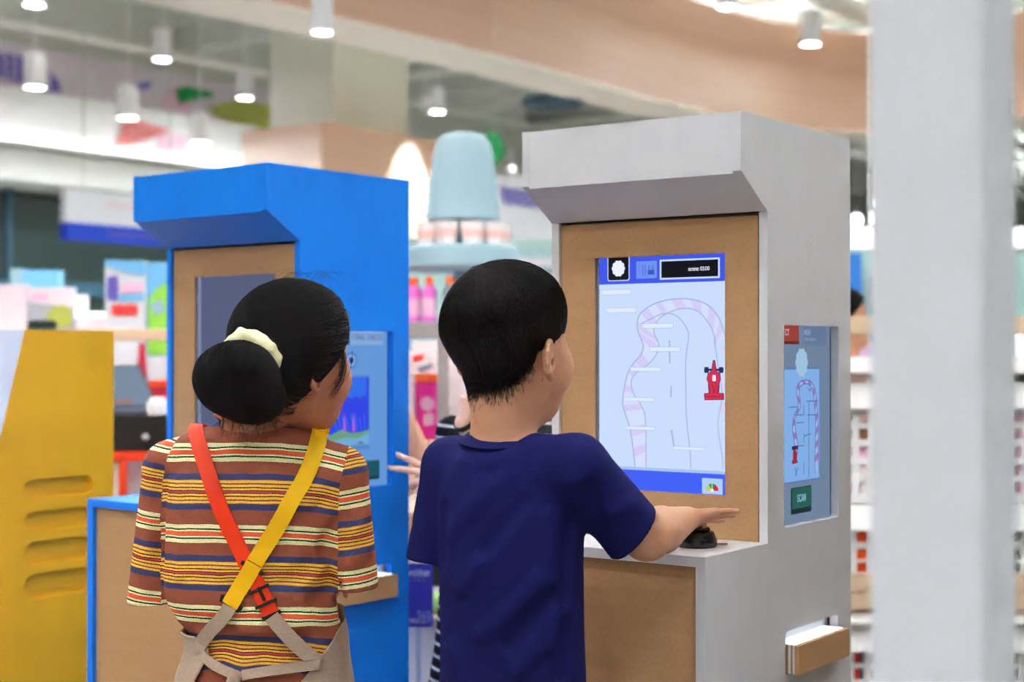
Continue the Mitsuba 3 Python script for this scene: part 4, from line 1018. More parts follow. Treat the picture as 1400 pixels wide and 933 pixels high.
def nails(par, tips, which=(0, 1, 2, 3)):
    for i in which:
        p, d, u, r = tips[i]
        q = trimesh.creation.icosphere(2, 1.0); q.apply_scale([r * .72, r * .95, r * .22])
        part(par, 'fingernail', frame(q, p + d * r * .25 + u * r * .84, np.cross(d, u), d, u), 'mat_nail', True)
mat('nail', lin(236, 196, 180), .3, .5)
def f_skin(a, b):
    def f(p, n, uv):
        s = fbm(p.x * 70, p.y * 70, p.z * 70, 3)
        return mix(a, b, s)
    return proc(f)
for nm, a, b in (('skin_tan', (196, 138, 104), (208, 150, 116)), ('skin_brown', (166, 104, 74), (178, 116, 84)), ('skin_pale', (234, 186, 162), (240, 196, 174)), ('skin_warm', (214, 150, 112), (220, 158, 120))):
    mat(nm, f_skin(lin(*a), lin(*b)), .48, .35)
mat('eye', lin(232, 228, 222), .2, .5); mat('iris', lin(28, 18, 14), .15, .5)
mat('hair_base', lin(12, 9, 9), .7, .05)
mat('hair', lin(12, 9, 10), .2, .3)
mat('hair_boy', lin(15, 10, 9), .24, .4)
mat('shoe', lin(210, 208, 204), .6, .3)
mat('denim', lin(58, 64, 88), .8, .2)

def legs(B, hip_z, x, y, yaw, sep, ra=.062, rb=.04, rc=.03, foot=True, floor_z=0.0):
    c, s = math.cos(yaw), math.sin(yaw)
    R_, Fw = np.array([c, -s, 0]), np.array([s, c, 0])
    o = np.array([x, y, 0])
    for sd in (-1, 1):
        h = o + R_ * sd * sep + [0, 0, hip_z]; kn = o + R_ * sd * sep * 1.02 + Fw * .012 + [0, 0, hip_z * .53]; an = o + R_ * sd * sep * 1.04 - Fw * .008 + [0, 0, .065]
        B.add(cap(h, kn, ra, rb), .03).add(cap(kn, an, rb, rc), .012)
        B.add(cap(an - Fw * .012 + [0, 0, -.035], an + Fw * .095 + [0, 0, -.045], .028, .020), .02)
def shoes(par, x, y, yaw, sep, m='mat_shoe'):
    c, s = math.cos(yaw), math.sin(yaw)
    R_, Fw = np.array([c, -s, 0]), np.array([s, c, 0]); o = np.array([x, y, 0])
    for sd in (-1, 1):
        an = o + R_ * sd * sep * 1.04 - Fw * .008
        q = trimesh.convex.convex_hull(np.vstack([trimesh.creation.icosphere(2, r).vertices + an + Fw * a + [0, 0, z] for a, z, r in ((-.026, .036, .036), (.03, .045, .038), (.085, .032, .032), (.115, .026, .026))]))
        q = q.slice_plane([0, 0, 0.001], [0, 0, 1], cap=True)
        part(par, 'shoe', q, m, 40)

def ribbon(path, normals, w, t):             # a flat band along a path
    path, normals = np.asarray(path, float), np.asarray(normals, float)
    tan = np.gradient(path, axis=0); tan /= np.linalg.norm(tan, axis=1, keepdims=True)
    sd = np.cross(tan, normals); sd /= np.linalg.norm(sd, axis=1, keepdims=True)
    w = np.broadcast_to(w, len(path))[:, None] / 2
    C = [path - sd * w, path + sd * w, path + sd * w + normals * t, path - sd * w + normals * t]
    V = np.stack(C, 1).reshape(-1, 3); F = []
    for i in range(len(path) - 1):
        for k in range(4):
            a, b = i * 4 + k, i * 4 + (k + 1) % 4
            F += [[a, b, b + 4], [a, b + 4, a + 4]]
    e = (len(path) - 1) * 4
    F += [[0, 2, 1], [0, 3, 2], [e, e + 1, e + 2], [e, e + 2, e + 3]]
    m = trimesh.Trimesh(V, F, process=False)
    if m.volume < 0: m.invert()
    return m

def drape(f, pxs, off, n=40, d0=1.9, d1=2.6):
    """The path that these places mark on the figure's cloth, pushed out by off, and the cloth's normals along it."""
    L = smooth_line(pxs, n) if len(pxs) > 2 else np.linspace(pxs[0], pxs[1], n)
    P_, N_ = [], []
    for px, py in L:
        ys = np.linspace(d0, d1, 500)
        d = pt(px, py, 1.0) - [0, 0, CZ]
        q = (ys[:, None] * d + [0, 0, CZ]).astype(F32)
        v = f(q)
        i = np.nonzero(v < 0)[0]
        i = i[0] if len(i) else int(np.argmin(v))
        P_.append(q[i])
    P_ = np.array(P_, float)
    e = .004
    g = np.stack([f((P_ + np.eye(3)[k] * e).astype(F32)) - f((P_ - np.eye(3)[k] * e).astype(F32)) for k in range(3)], 1)
    g /= np.linalg.norm(g, axis=1, keepdims=True)
    from scipy.ndimage import gaussian_filter1d
    P_ = gaussian_filter1d(P_, 1.5, axis=0, mode='nearest'); g = gaussian_filter1d(g, 1.5, axis=0, mode='nearest'); g /= np.linalg.norm(g, axis=1, keepdims=True)
    return P_ + g * off, g

def fold(B_, base, pxs, h, r=.012, k=.012, d0=1.9, d1=2.6):
    """A soft fold in the cloth along these places of the photograph, standing h proud of the surface (or sunk in, for h < 0)."""
    P_, N_ = drape(base, pxs, 0.0, 7, d0, d1)
    C = (P_ + N_ * (h - r if h > 0 else h + r)).astype(F32)
    segs = [cap(C[i], C[i + 1], r) for i in range(6)]
    lo_, hi_ = C.min(0) - r - .03, C.max(0) + r + .03
    def f(p):
        out = np.full(len(p), .5, F32)
        m_ = ((p > lo_) & (p < hi_)).all(1)
        if m_.any(): out[m_] = np.min([g_(p[m_]) for g_ in segs], axis=0)
        return out
    f.box = lo_, hi_
    B_.add(f, k, h < 0)
def strands(paths, r0, r1=None, seg=3):      # many hairs as one mesh; paths (n, m, 3)
    paths = np.asarray(paths, float); n, m = paths.shape[:2]
    tan = np.gradient(paths, axis=1); tan /= np.linalg.norm(tan, axis=2, keepdims=True) + 1e-12
    ref = np.where(np.abs(tan[..., 2:3]) < .9, [0, 0, 1.0], [1.0, 0, 0])
    a = np.cross(tan, ref); a /= np.linalg.norm(a, axis=2, keepdims=True) + 1e-12
    b = np.cross(tan, a)
    t = np.linspace(0, 1, m); r = (r0 * (1 - t ** 3) + (r0 * .25 if r1 is None else r1) * t ** 3)[None, :, None, None]
    ang = np.arange(seg) * 2 * np.pi / seg
    V = paths[:, :, None, :] + r * (a[:, :, None, :] * np.cos(ang)[:, None] + b[:, :, None, :] * np.sin(ang)[:, None])
    I = (np.arange(n)[:, None, None] * m + np.arange(m - 1)[None, :, None]) * seg
    k = np.arange(seg)[None, None]; k2 = (k + 1) % seg
    A, B_, C, D_ = I + k, I + k2, I + seg + k2, I + seg + k
    Fc = np.concatenate([np.stack([A, B_, C], -1).reshape(-1, 3), np.stack([A, C, D_], -1).reshape(-1, 3)])
    return trimesh.Trimesh(V.reshape(-1, 3), Fc, process=False)

def settle(f, P_, lift, it=2, e=.002):       # points moved onto the level `lift` of a field
    sh = P_.shape; p = P_.reshape(-1, 3).astype(F32); lift = np.broadcast_to(lift, sh[:-1]).reshape(-1)
    for _ in range(it):
        v = f(p)
        g = np.stack([f(p + np.eye(3, dtype=F32)[k] * e) - f(p - np.eye(3, dtype=F32)[k] * e) for k in range(3)], 1)
        g /= np.linalg.norm(g, axis=1, keepdims=True) + 1e-9
        p = (p - g * (v - lift)[:, None]).astype(F32)
    return p.reshape(sh).astype(float)
def hang(q, z0):                             # below the height z0 a hair drops straight down
    q = q.copy()
    for j in range(1, q.shape[1]):
        d = q[:, j] - q[:, j - 1]
        low = q[:, j, 2] < z0
        L_ = np.linalg.norm(d, axis=1)
        q[low, j] = q[low, j - 1] - np.stack([0 * L_, 0 * L_, L_], 1)[low]
    return q
def slerp(a, b, t):
    w = np.arccos(np.clip((a * b).sum(-1, keepdims=True), -1, 1)) + 1e-6
    return (np.sin((1 - t) * w) * a + np.sin(t * w) * b) / np.sin(w)

# ---------------------------------------------------------------- the boy
boy = thing('person', 'boy with short black hair in a navy T-shirt, his hand over the round controller', 'person')
bh = Head(pt(697, 452, 2.15), math.radians(40), 0)
BW = lambda px, py, y: pt(px, py, y)
neck0, neck1 = bh.w(0, -.028, -.050), BW(687, 606, 2.155)
shR, shL = BW(793, 626, 2.10), BW(612, 626, 2.20)
elR, wrR = BW(884, 733, 2.17), BW(937, 711, 2.345)
elL, wrL = BW(594, 724, 2.215), BW(640, 738, 2.40)
tyaw = math.radians(14)
zc2 = lambda py, y=2.15: pt(700, py, y)[2]
trow = [(.49, 0.0, 2.165, .108, .086), (zc2(933), .001, 2.16, .103, .078), (zc2(850), .0, 2.155, .101, .077), (zc2(770), -.001, 2.15, .101, .077), (zc2(700), -.001, 2.15, .102, .075), (zc2(650), .0, 2.15, .098, .066), (zc2(615), .001, 2.15, .075, .05)]
B = Blend()
bh.build(B)
B.add(cap(neck0, neck1, .0395, .0445), .032)
B.add(loft([(z, x, y, a - .013, b - .013) for z, x, y, a, b in trow], tyaw), .03)
for sh, el, wr in ((shR, elR, wrR), (shL, elL, wrL)):
    B.add(cap(neck1 + [0, 0, -.022], sh + [0, 0, -.006], .032, .031), .02)
    B.add(cap(sh + [0, 0, -.006], el, .032, .0345), .012)
    B.add(cap(el, el + (wr - el) * .35, .0345, .0335), .008).add(cap(el + (wr - el) * .35, wr, .0335, .0205), .008)
hf = BW(1000, 705, 2.455) - BW(937, 711, 2.345)
btips = hand(B, wrR + unit(hf) * .004, hf, np.array([-.66, -.34, .66]), 1, .88, bend=((-.03, .03, .03), (.02, .04, .03), (.06, .05, .03), (.10, .06, .03)), spread=.20, thumb=(.7, .3), fr=.9)
hand(B, wrL, unit([.3, .9, -.05]), np.array([0, 0, 1.0]), -1, .9, bend=(.3, .3, .3, .3))
legs(B, .58, 0.0, 2.165, tyaw, .048, .046, .04)
lo, hi = bounds([[-.2, 1.98, .0], [.40, 2.58, CZ + .13]], .01)
put(boy, mesh_of(B, lo, hi, .0026), 'mat_skin_tan', True)
bh.eyes(boy)
nails(boy, btips)
shoes(boy, 0.0, 2.165, tyaw, .048)

def f_navy(p, n, uv):
    s = fbm(p.x * 500, p.y * 500, p.z * 500, 2)
    return mix(lin(17, 18, 60), lin(23, 24, 72), s)
mat('navy_cotton', proc(f_navy), .9, .08, sheen=.1)
SH = Blend()
SH.add(loft(trow, tyaw), .02)
SH.add(cap(neck1 + [.0, .0, -.024], shR + [-.006, 0, -.012], .0435, .040), .022).add(cap(neck1 + [0, 0, -.024], shL + [.006, 0, -.012], .0435, .038), .022)
hemR = BW(862, 735, 2.15); nR = unit(np.array([70, 0, -57.0]) / 90 + np.array([0, .25, 0]))
hemL = BW(584, 766, 2.21); nL = unit([-.10, .05, -1])
sR, sL = shR + [-.004, 0, -.010], shL + [.004, 0, -.012]
axR = (BW(864, 735.5, 2.154), unit(BW(872, 737, 2.155) - sR)); axL = (BW(587.5, 762, 2.21), unit(BW(587, 765, 2.21) - sL))
SH.add(sleeve(sR, BW(872, 737, 2.155), .042, .0465, hemR, nR, cap(axR[0] - axR[1] * .012, axR[0] + axR[1] * .06, .034, .036)), .016)
SH.add(sleeve(sL, BW(587, 765, 2.21), .040, .034, hemL, nL, cap(axL[0] - axL[1] * .03, axL[0] + axL[1] * .06, .0265, .0285)), .016)
# folds of the cloth
base_ = Blend(); base_.parts = list(SH.parts)
for P_, h in [([(622, 815), (680, 740), (716, 690)], .006), ([(610, 742), (668, 655)], .005), ([(650, 875), (700, 835), (745, 785)], .006), ([(700, 925), (775, 845)], .006), ([(792, 690), (774, 745), (771, 830)], -.007), ([(782, 650), (808, 725)], .006),
              ([(628, 628), (660, 634), (705, 622)], .004), ([(606, 690), (604, 775)], -.006), ([(618, 880), (640, 945)], .006), ([(832, 704), (866, 690)], .004), ([(748, 690), (756, 900)], .005), ([(774, 850), (768, 930)], -.005), ([(640, 705), (700, 645)], .004), ([(660, 760), (720, 680)], -.003), ([(690, 890), (760, 810)], -.004), ([(806, 660), (822, 740)], -.004)]:
    fold(SH, base_, P_, h)
class Shirt:
    def __init__(s, f, neck): s.f, s.neck = f, neck
    def __call__(s, p): return smax(s.f(p), -s.neck(p), .003)
shirt = Shirt(SH, cap(neck1 + [0, 0, -.03], neck1 + [.003, .006, .05], .046, .054))
put_shirt = mesh_of(shirt, [-.17, 2.0, .47], [.23, 2.28, CZ - .03], .0026)
kS = part(boy, 't_shirt', put_shirt, 'mat_navy_cotton', True, label='plain navy blue T-shirt')
col = []
for a in np.linspace(0, 2 * math.pi, 49):    # ribbed collar
    d = np.array([math.cos(a) * math.cos(tyaw) + math.sin(a) * math.sin(tyaw), -math.cos(a) * math.sin(tyaw) + math.sin(a) * math.cos(tyaw), 0])
    ctr = neck1 + np.array([.0, .004, .0])
    col.append(ctr + d * .0535 + np.array([0, 0, -.001 - .022 * max(0, math.sin(a)) + .007 * abs(math.cos(a)) ** 2]))
col = np.array(col)
colN = np.array([unit((q - ctr) * [1, 1, 0] + [0, 0, .06]) for q in col])
part(kS, 'collar', ribbon(col, colN, .0185, .0035), 'mat_navy_cotton', 30, label='ribbed collar')
sp_, sn_ = drape(shirt, [(797, 606), (792, 640), (786, 680), (784, 705)], .0004)
part(kS, 'sleeve_seam', tube(sp_, .0011, 6), 'mat_navy_cotton', 40)
part(boy, 'shorts', mesh_of(Blend().add(loft([(.46, .0, 2.168, .098, .073), (.52, .0, 2.167, .095, .072), (.60, 0, 2.165, .088, .068)], tyaw), .02).add(cap([.048, 2.155, .52], [.054, 2.16, .36], .048, .062), .02).add(cap([-.048, 2.178, .52], [-.054, 2.182, .36], .048, .062), .02), [-.16, 2.03, .27], [.16, 2.32, .62], .005), 'mat_denim', True)

# his hair: a close cap, a coat of hairs combed down from the whorl, cropped short round the ears and nape
zb = lambda f: np.interp(f, [-.11, -.085, -.05, -.02, 0, .03, .06, .085, .11], [-.088, -.086, -.068, -.036, -.022, -.012, -.002, .010, .015])
skull = bh.E((0, -.004, .004), SK)
def hair_thick(q):                           # how deep the hair lies at a place of the head
    h = q[:, 2] - zb(q[:, 1])
    return .0006 + .0142 * np.clip(h / .080, 0, 1) ** 1.1
bneck = cap(neck0, neck1, .0395, .0445)
def hout(p): return smin(skull(p), bneck(p), .032) - hair_thick(bh.loc(p)).astype(F32)
def hcap(p):
    q = bh.loc(p)
    r = .0035 * (meshkit.fbm(q * [55, 55, 22], 2, 3) - .5)
    return smax(hout(p) + r.astype(F32), (zb(q[:, 1]) - q[:, 2]).astype(F32) * .8, .004)
hr = part(boy, 'hair', mesh_of(hcap, bh.c - .115, bh.c + .115, .0026), 'mat_hair_base', True, label='short black hair, cropped at the nape')
def radius(H, d, E, c):                      # distance from c to the ellipsoid E=(centre, radii) along local directions d
    o = (np.array(c) - E[0]) / E[1]; v = d / E[1]
    A_, B_, C_ = (v * v).sum(-1), (v * o).sum(-1), (o * o).sum() - 1
    return (-B_ + np.sqrt(np.maximum(B_ * B_ - A_ * C_, 0))) / A_
EB = (np.array([0, -.004, .004]), np.array(SK))
g = np.random.default_rng(3)
N = 5200
whorl = unit([-.012, -.050, .082])
ang = g.uniform(0, 2 * np.pi, N)
a1 = unit(np.cross(whorl, [0, 1, 0])); a2 = np.cross(whorl, a1)
d_ = np.cos(ang)[:, None] * a1 + np.sin(ang)[:, None] * a2
m = 9
start = g.beta(1.1, 1.3, N) * 1.75 + .02; span = .42 + .3 * g.random(N)
tt = start[:, None] + span[:, None] * np.linspace(0, 1, m)[None]
sw = .35 * np.exp(-tt / .5)                  # the swirl at the whorl
ca = ang[:, None] + sw
dirs = np.sin(tt)[..., None] * (np.cos(ca)[..., None] * a1 + np.sin(ca)[..., None] * a2) + np.cos(tt)[..., None] * whorl
rr = radius(bh, dirs, EB, EB[0])
q = EB[0] + dirs * (rr + .012)[..., None]
q = hang(q, -.050)
q += .0012 * (meshkit.noise(q * 40 + g.random((N, 1, 3)) * 6, 2)[..., None] - .5)
ok = (q[:, -1, 2] > zb(q[:, -1, 1]) - .010 * g.random(N)) & (q[:, 0, 2] > zb(q[:, 0, 1]))
lift = (.0003 + .0022 * g.random(N)[:, None] * (1 - np.linspace(0, 1, m)[None] ** 2) + .0002)[ok]
P_ = settle(hout, bh.c + q[ok] @ bh.R, lift)
part(hr, 'combed_hairs', strands(P_, .00045), 'mat_hair_boy', True, kind='stuff')
N = 16000                                     # the cropped fade
az = np.concatenate([g.uniform(math.radians(80), math.radians(280), N)])
d0 = g.exponential(1, N) * np.interp(np.abs(az - np.pi), [0, .7, 1.5, 2.2], [.0045, .007, .010, .010])
hd_ = np.stack([np.sin(az), np.cos(az)], 1)
f0 = hd_[:, 1] * .064
z0 = zb(f0) + .012 - d0 - .010 * g.random(N)
q0 = np.stack([hd_[:, 0] * .072, f0, z0], 1)[d0 < .045]
W0 = bh.c + q0 @ bh.R
W0 = settle(B, W0, 0.0, 3)
e_ = .002
NN = np.stack([B((W0 + np.eye(3)[k] * e_).astype(F32)) - B((W0 - np.eye(3)[k] * e_).astype(F32)) for k in range(3)], 1); NN /= np.linalg.norm(NN, axis=1, keepdims=True)
ln = (.0035 + .0035 * g.random(len(W0)))[:, None, None]
tt = np.linspace(0, 1, 3)[None, :, None]
P_ = W0[:, None] + tt * ln * (NN * .35 + np.array([0, 0, -1.0]))[:, None]
earc = [bh.w(s_ * .080, -.002, -.042) for s_ in (-1, 1)]
keep = np.min([np.linalg.norm(W0 - e, axis=1) for e in earc], axis=0) > .027
part(hr, 'cropped_hairs', strands(P_[keep], .00033), 'mat_hair_boy', True, kind='stuff')
# a few hairs that stand up at the crown
tip = []
for i in range(14):
    b_ = BW(668 + g.uniform(-10, 8), 367 + g.uniform(-2, 3), 2.14); L_ = g.uniform(.018, .032)
    tip.append([b_ + L_ * t_ * np.array([-.95, -.1, .0]) + [0, 0, .007 * math.sin(t_ * 2.4) - .012 * t_ ** 2] for t_ in np.linspace(0, 1, 8)])
part(hr, 'stray_hairs', strands(np.array(tip), .0003), 'mat_hair_boy', True, kind='stuff')

# ---------------------------------------------------------------- the girl
girl = thing('person', 'girl with a black ponytail tied in a cream scrunchie, striped T-shirt and crossed straps', 'person')
gh = Head(pt(403, 470, 2.35), math.radians(43), math.radians(-4), math.radians(3)); gh.ear = -.0135
gy = math.radians(8)
GW = pt
gn0, gn1 = gh.w(0, -.026, -.052), pt(343, 585, 2.37)
gsR, gsL = pt(459, 640, 2.345), pt(239, 633, 2.40)
geR, gwR = pt(488, 780, 2.352), pt(462, 790, 2.52)
geL, gwL = pt(209, 800, 2.40), pt(250, 812, 2.60)
z2 = lambda py, y=2.36: pt(700, py, y)[2]
xx = lambda px, y=2.36: pt(px, 480, y)[0]
grow = [(.50, xx(362), 2.385, .135, .112), (z2(933), xx(362), 2.38, .124, .098), (z2(872), xx(365), 2.375, .117, .088), (z2(846), xx(352), 2.37, .124, .088), (z2(810), xx(342), 2.365, .131, .087), (z2(750), xx(340), 2.365, .132, .085), (z2(680), xx(341), 2.365, .131, .080), (z2(640), xx(345), 2.37, .122, .068), (z2(605), xx(345), 2.375, .085, .045)]
B2 = Blend()
gh.build(B2)
B2.add(cap(gn0, gn1, .041, .046), .03)
B2.add(loft([(z, x, y, a - .018, b - .018) for z, x, y, a, b in grow], gy), .03)
for sh, el, wr in ((gsR, geR, gwR), (gsL, geL, gwL)):
    B2.add(cap(gn1 + [0, 0, -.024], sh + [0, 0, -.004], .030, .027), .02)
    B2.add(cap(sh, el, .027, .0235), .012).add(cap(el, wr, .0235, .019), .008)
    hd = unit(wr - el)
    hand(B2, wr + hd * .004, hd, np.array([0, -.1, 1.0]), 1 if sh is gsR else -1, .92, bend=(.3, .3, .35, .35))
legs(B2, .58, xx(362), 2.385, gy, .052, .048, .04)
put(girl, mesh_of(B2, [-.68, 2.2, 0], [-.20, 2.78, CZ + .11], .003), 'mat_skin_brown', True)
gh.eyes(girl)
shoes(girl, xx(362), 2.385, gy, .055)

part(girl, 'shorts', mesh_of(Blend().add(loft([(.44, xx(362), 2.385, .105, .082), (.52, xx(362), 2.385, .102, .080), (.60, xx(362), 2.38, .095, .075)], gy), .02).add(cap([xx(362) + .052, 2.378, .52], [xx(362) + .057, 2.38, .34], .052, .064), .02).add(cap([xx(362) - .052, 2.392, .52], [xx(362) - .057, 2.394, .34], .052, .064), .02), [xx(362) - .16, 2.25, .25], [xx(362) + .16, 2.52, .62], .005), 'mat_denim', True)
PER = .1199
zA = z2(620, 2.29)
def f_stripes(p, n, uv):
    v = uv.y - dr.floor(uv.y)
    v = dr.select(v > .885, v - 1.0, v)
    cloth = fbm(p.x * 420, p.y * 420, p.z * 420, 2)
    brown, cream, green, red, navy, yel, dark, mag = (lin(*c) for c in ((134, 72, 52), (240, 232, 172), (30, 62, 50), (222, 92, 58), (54, 58, 92), (238, 184, 74), (104, 44, 36), (182, 62, 74)))
    c = mi.Color3f(brown)
    def band(c, a, b, col):
        t = dr.select((v > a) & (v < b), 1.0, 0.0)
        return mix(c, col, t)
    c = band(c, -.115, .115, cream); c = band(c, -.028, .028, red); c = band(c, -.066, -.048, green); c = band(c, .048, .066, green)
    c = band(c, .265, .335, navy); c = band(c, .63, .70, navy)
    c = band(c, .335, .63, yel)
    for a, b, col in ((.335, .345, brown), (.378, .396, brown), (.425, .440, dark), (.462, .474, dark), (.474, .494, mag), (.494, .506, dark), (.530, .545, dark), (.575, .592, brown), (.62, .63, brown)):
        c = band(c, a, b, col)
    return c * (.86 + .28 * cloth)
mat('striped_cotton', proc(f_stripes), .88, .12, sheen=.2)
GS = Blend()
GS.add(loft(grow, gy), .02)
GS.add(cap(gn1 + [0, 0, -.020], gsR + [.004, 0, -.008], .044, .042), .022).add(cap(gn1 + [0, 0, -.020], gsL + [-.004, 0, -.008], .044, .042), .022)
slv = [(gsR + [.006, 0, -.012], pt(489, 808, 2.345), .043, .0325), (gsL + [-.006, 0, -.010], pt(204, 826, 2.395), .043, .0345)]
hR, hL = pt(488, 806, 2.345), pt(205, 824, 2.395)
GS.add(sleeve(*slv[0], hR, [.10, .05, -1], cap(hR + [.001, 0, .02], hR + [.002, 0, -.05], .027, .029)), .012)
GS.add(sleeve(*slv[1], hL, [-.02, .05, -1], cap(hL + [0, 0, .02], hL + [0, 0, -.05], .028, .030)), .012)
gbase = Blend(); gbase.parts = list(GS.parts)
for P_, h in [([(463, 690), (462, 725), (461, 760)], -.005), ([(219, 640), (218, 710), (218, 770)], -.006), ([(455, 690), (440, 712), (425, 735)], .004), ([(450, 745), (432, 775), (415, 800)], .004), ([(270, 866), (360, 862)], .004), ([(380, 858), (462, 838)], .005), ([(300, 884), (430, 878)], -.003),
              ([(265, 850), (320, 864)], -.003), ([(425, 825), (462, 795)], -.004), ([(250, 640), (246, 800)], .003), ([(300, 782), (360, 772)], .0025), ([(380, 800), (430, 772)], -.0025), ([(400, 700), (455, 652)], .0025), ([(480, 735), (502, 700)], .003), ([(476, 775), (504, 748)], .003), ([(198, 760), (212, 705)], .003), ([(440, 760), (458, 735)], -.004)]:
    fold(GS, gbase, P_, h)
gshirt = Shirt(GS, cap(gn1 + [0, 0, -.03], gn1 + [.003, .006, .05], .046, .052))
ms = mesh_of(gshirt, [-.66, 2.22, .50], [-.19, 2.50, CZ - .05], .0026)
V = ms.vertices
dT = GS.parts[0][0](V.astype(F32))
dS = [cap(*s)(V.astype(F32)) for s in slv]
xr = (V[:, 0] - xx(342)) / .13
drop = .010 * np.clip(xr, 0, 1.2) ** 3 + .004 * np.clip(-xr, 0, 1.2) ** 3
wob = .0025 * (meshkit.noise(V * 22, 5) - .5) + .0015 * (meshkit.noise(V * 60, 8) - .5)
low = np.clip((z2(835) - V[:, 2]) / .03, 0, 1)
wob += low * .010 * (meshkit.noise(V * [30, 10, 12], 9) - .5)
vt = (zA - V[:, 2] - drop - wob) / PER
# the sleeves are cut out of the mesh along their seams; there the stripes follow the arm
tri = ms.triangles.mean(1)
which = np.zeros(len(tri), int)
pieces, uvs, at_ = [], [], 0
from scipy.spatial import cKDTree
zz_ = [z2(y) for y in (840, 830, 700, 660, 625, 595)]
which[tri[:, 0] > np.interp(tri[:, 2], zz_, [xx(v, 2.32) for v in (462, 461, 463, 467, 474, 476)])] = 1
which[tri[:, 0] < np.interp(tri[:, 2], zz_, [xx(v, 2.35) for v in (216, 217, 218, 220, 228, 240)])] = 2
for w_, hz in ((1, hR[2]), (2, hL[2])): which[(which == w_) & (tri[:, 2] < hz - .012)] = 0
nb_ = ms.face_adjacency
for _ in range(3):                           # even out the seam
    cnt_ = np.zeros((len(tri), 3)); cnt_[np.arange(len(tri)), which] += 1.1
    for a_, b_ in ((0, 1), (1, 0)): np.add.at(cnt_, (nb_[:, a_], which[nb_[:, b_]]), 1)
    which = cnt_.argmax(1)
VV, FF, UU = [], [], []
for w_ in range(3):
    fc = ms.faces[which == w_]
    ids_, inv = np.unique(fc, return_inverse=True)
    P_ = V[ids_]
    if w_ == 0: t_ = vt[ids_]
    else:
        a, b, ra, rb = slv[w_ - 1]
        ax = unit(np.array(b) - np.array(a)); s_ = (P_ - a) @ ax
        t_ = (s_ - (np.array(hR if w_ == 1 else hL) - a) @ ax + (.020 if w_ == 1 else .010) - wob[ids_]) / PER + 2.0
    FF.append(inv.reshape(-1, 3) + at_); at_ += len(ids_); VV.append(P_); UU.append(np.stack([P_[:, 0], t_], 1))
kG = part(girl, 't_shirt', trimesh.Trimesh(np.vstack(VV), np.vstack(FF), process=False), 'mat_striped_cotton', True, label='brown T-shirt with cream, navy and yellow stripes', uv=np.vstack(UU))
col = []
for a in np.linspace(0, 2 * math.pi, 49):
    d = np.array([math.cos(a), math.sin(a), 0])
    ctr = gn1 + np.array([.002, .004, .0155])
    col.append(ctr + d * .0515 + np.array([.0, 0, -.002 - .024 * max(0, math.sin(a)) + .010 * abs(math.cos(a)) ** 2]))
col = np.array(col); colN = np.array([unit((q - ctr) * [1, 1, 0] + [0, 0, .06]) for q in col])
mat('brown_cotton', lin(142, 78, 56), .88, .12)
part(kG, 'collar', ribbon(col, colN, .0165, .0035), 'mat_brown_cotton', 30, label='plain brown collar')

# straps, buckles, apron
def f_web(a, b):
    def f(p, n, uv):
        return mix(a, b, .5 + .5 * dr.sin(uv.x * 1600) * dr.sin(uv.y * 3000) + 0 * noise(p.x, p.y, p.z))
    return proc(f)
mat('red_strap', lin(226, 54, 18), .55, .2); mat('yellow_strap', lin(244, 184, 18), .55, .2)
def f_twill(p, n, uv):
    return mix(lin(160, 136, 114), lin(176, 152, 130), fbm(p.x * 300, p.y * 300, p.z * 300, 2))
mat('beige_twill', proc(f_twill), .85, .15)
ap = thing('apron', 'beige apron on the girl with crossed red and yellow back straps', 'apron')
rp, rn = drape(gshirt, [(267, 583), (272, 605), (283, 640), (300, 690), (318, 730), (340, 775), (358, 812), (373, 845)], .0022)
part(ap, 'red_strap', ribbon(np.vstack([rp[0] + [.004, .05, -.006], rp[0] + [0, .022, .004], rp]), np.vstack([unit([0, .3, 1]), unit([0, -.3, 1]), rn]), .0245, .0016), 'mat_red_strap', 30, label='orange red webbing strap')
yp, yn = drape(gshirt, [(437, 590), (434, 610), (424, 640), (402, 680), (378, 722), (352, 765), (328, 806), (313, 831)], .0042)
part(ap, 'yellow_strap', ribbon(np.vstack([yp[0] + [-.004, .05, -.006], yp[0] + [0, .022, .004], yp]), np.vstack([unit([0, .3, 1]), unit([0, -.3, 1]), yn]), .0255, .0016), 'mat_yellow_strap', 30, label='bright yellow webbing strap')
def tie(P_, off, w, nm, n=24, m='mat_beige_twill'):
    a, b = drape(GA, P_, off, n)
    return part(ap, nm, ribbon(a, b, w, .002), m, 30)
def arow(d): return [(z, x, y, a + d, b + d) for z, x, y, a, b in grow if z < z2(700)]
side_l = loft(arow(.005), gy)
flare = loft([(.36, xx(362), 2.39, .165, .135), (z2(933), xx(359), 2.382, .1335, .106), (z2(880), xx(363), 2.377, .122, .093), (z2(846), xx(353), 2.371, .129, .094), (z2(820), xx(345), 2.367, .137, .094), (z2(760), xx(341), 2.366, .138, .092)], gy)
def GA(p): return np.minimum(gshirt(p), side_l(p))
rc, rs = math.cos(gy), math.sin(gy)
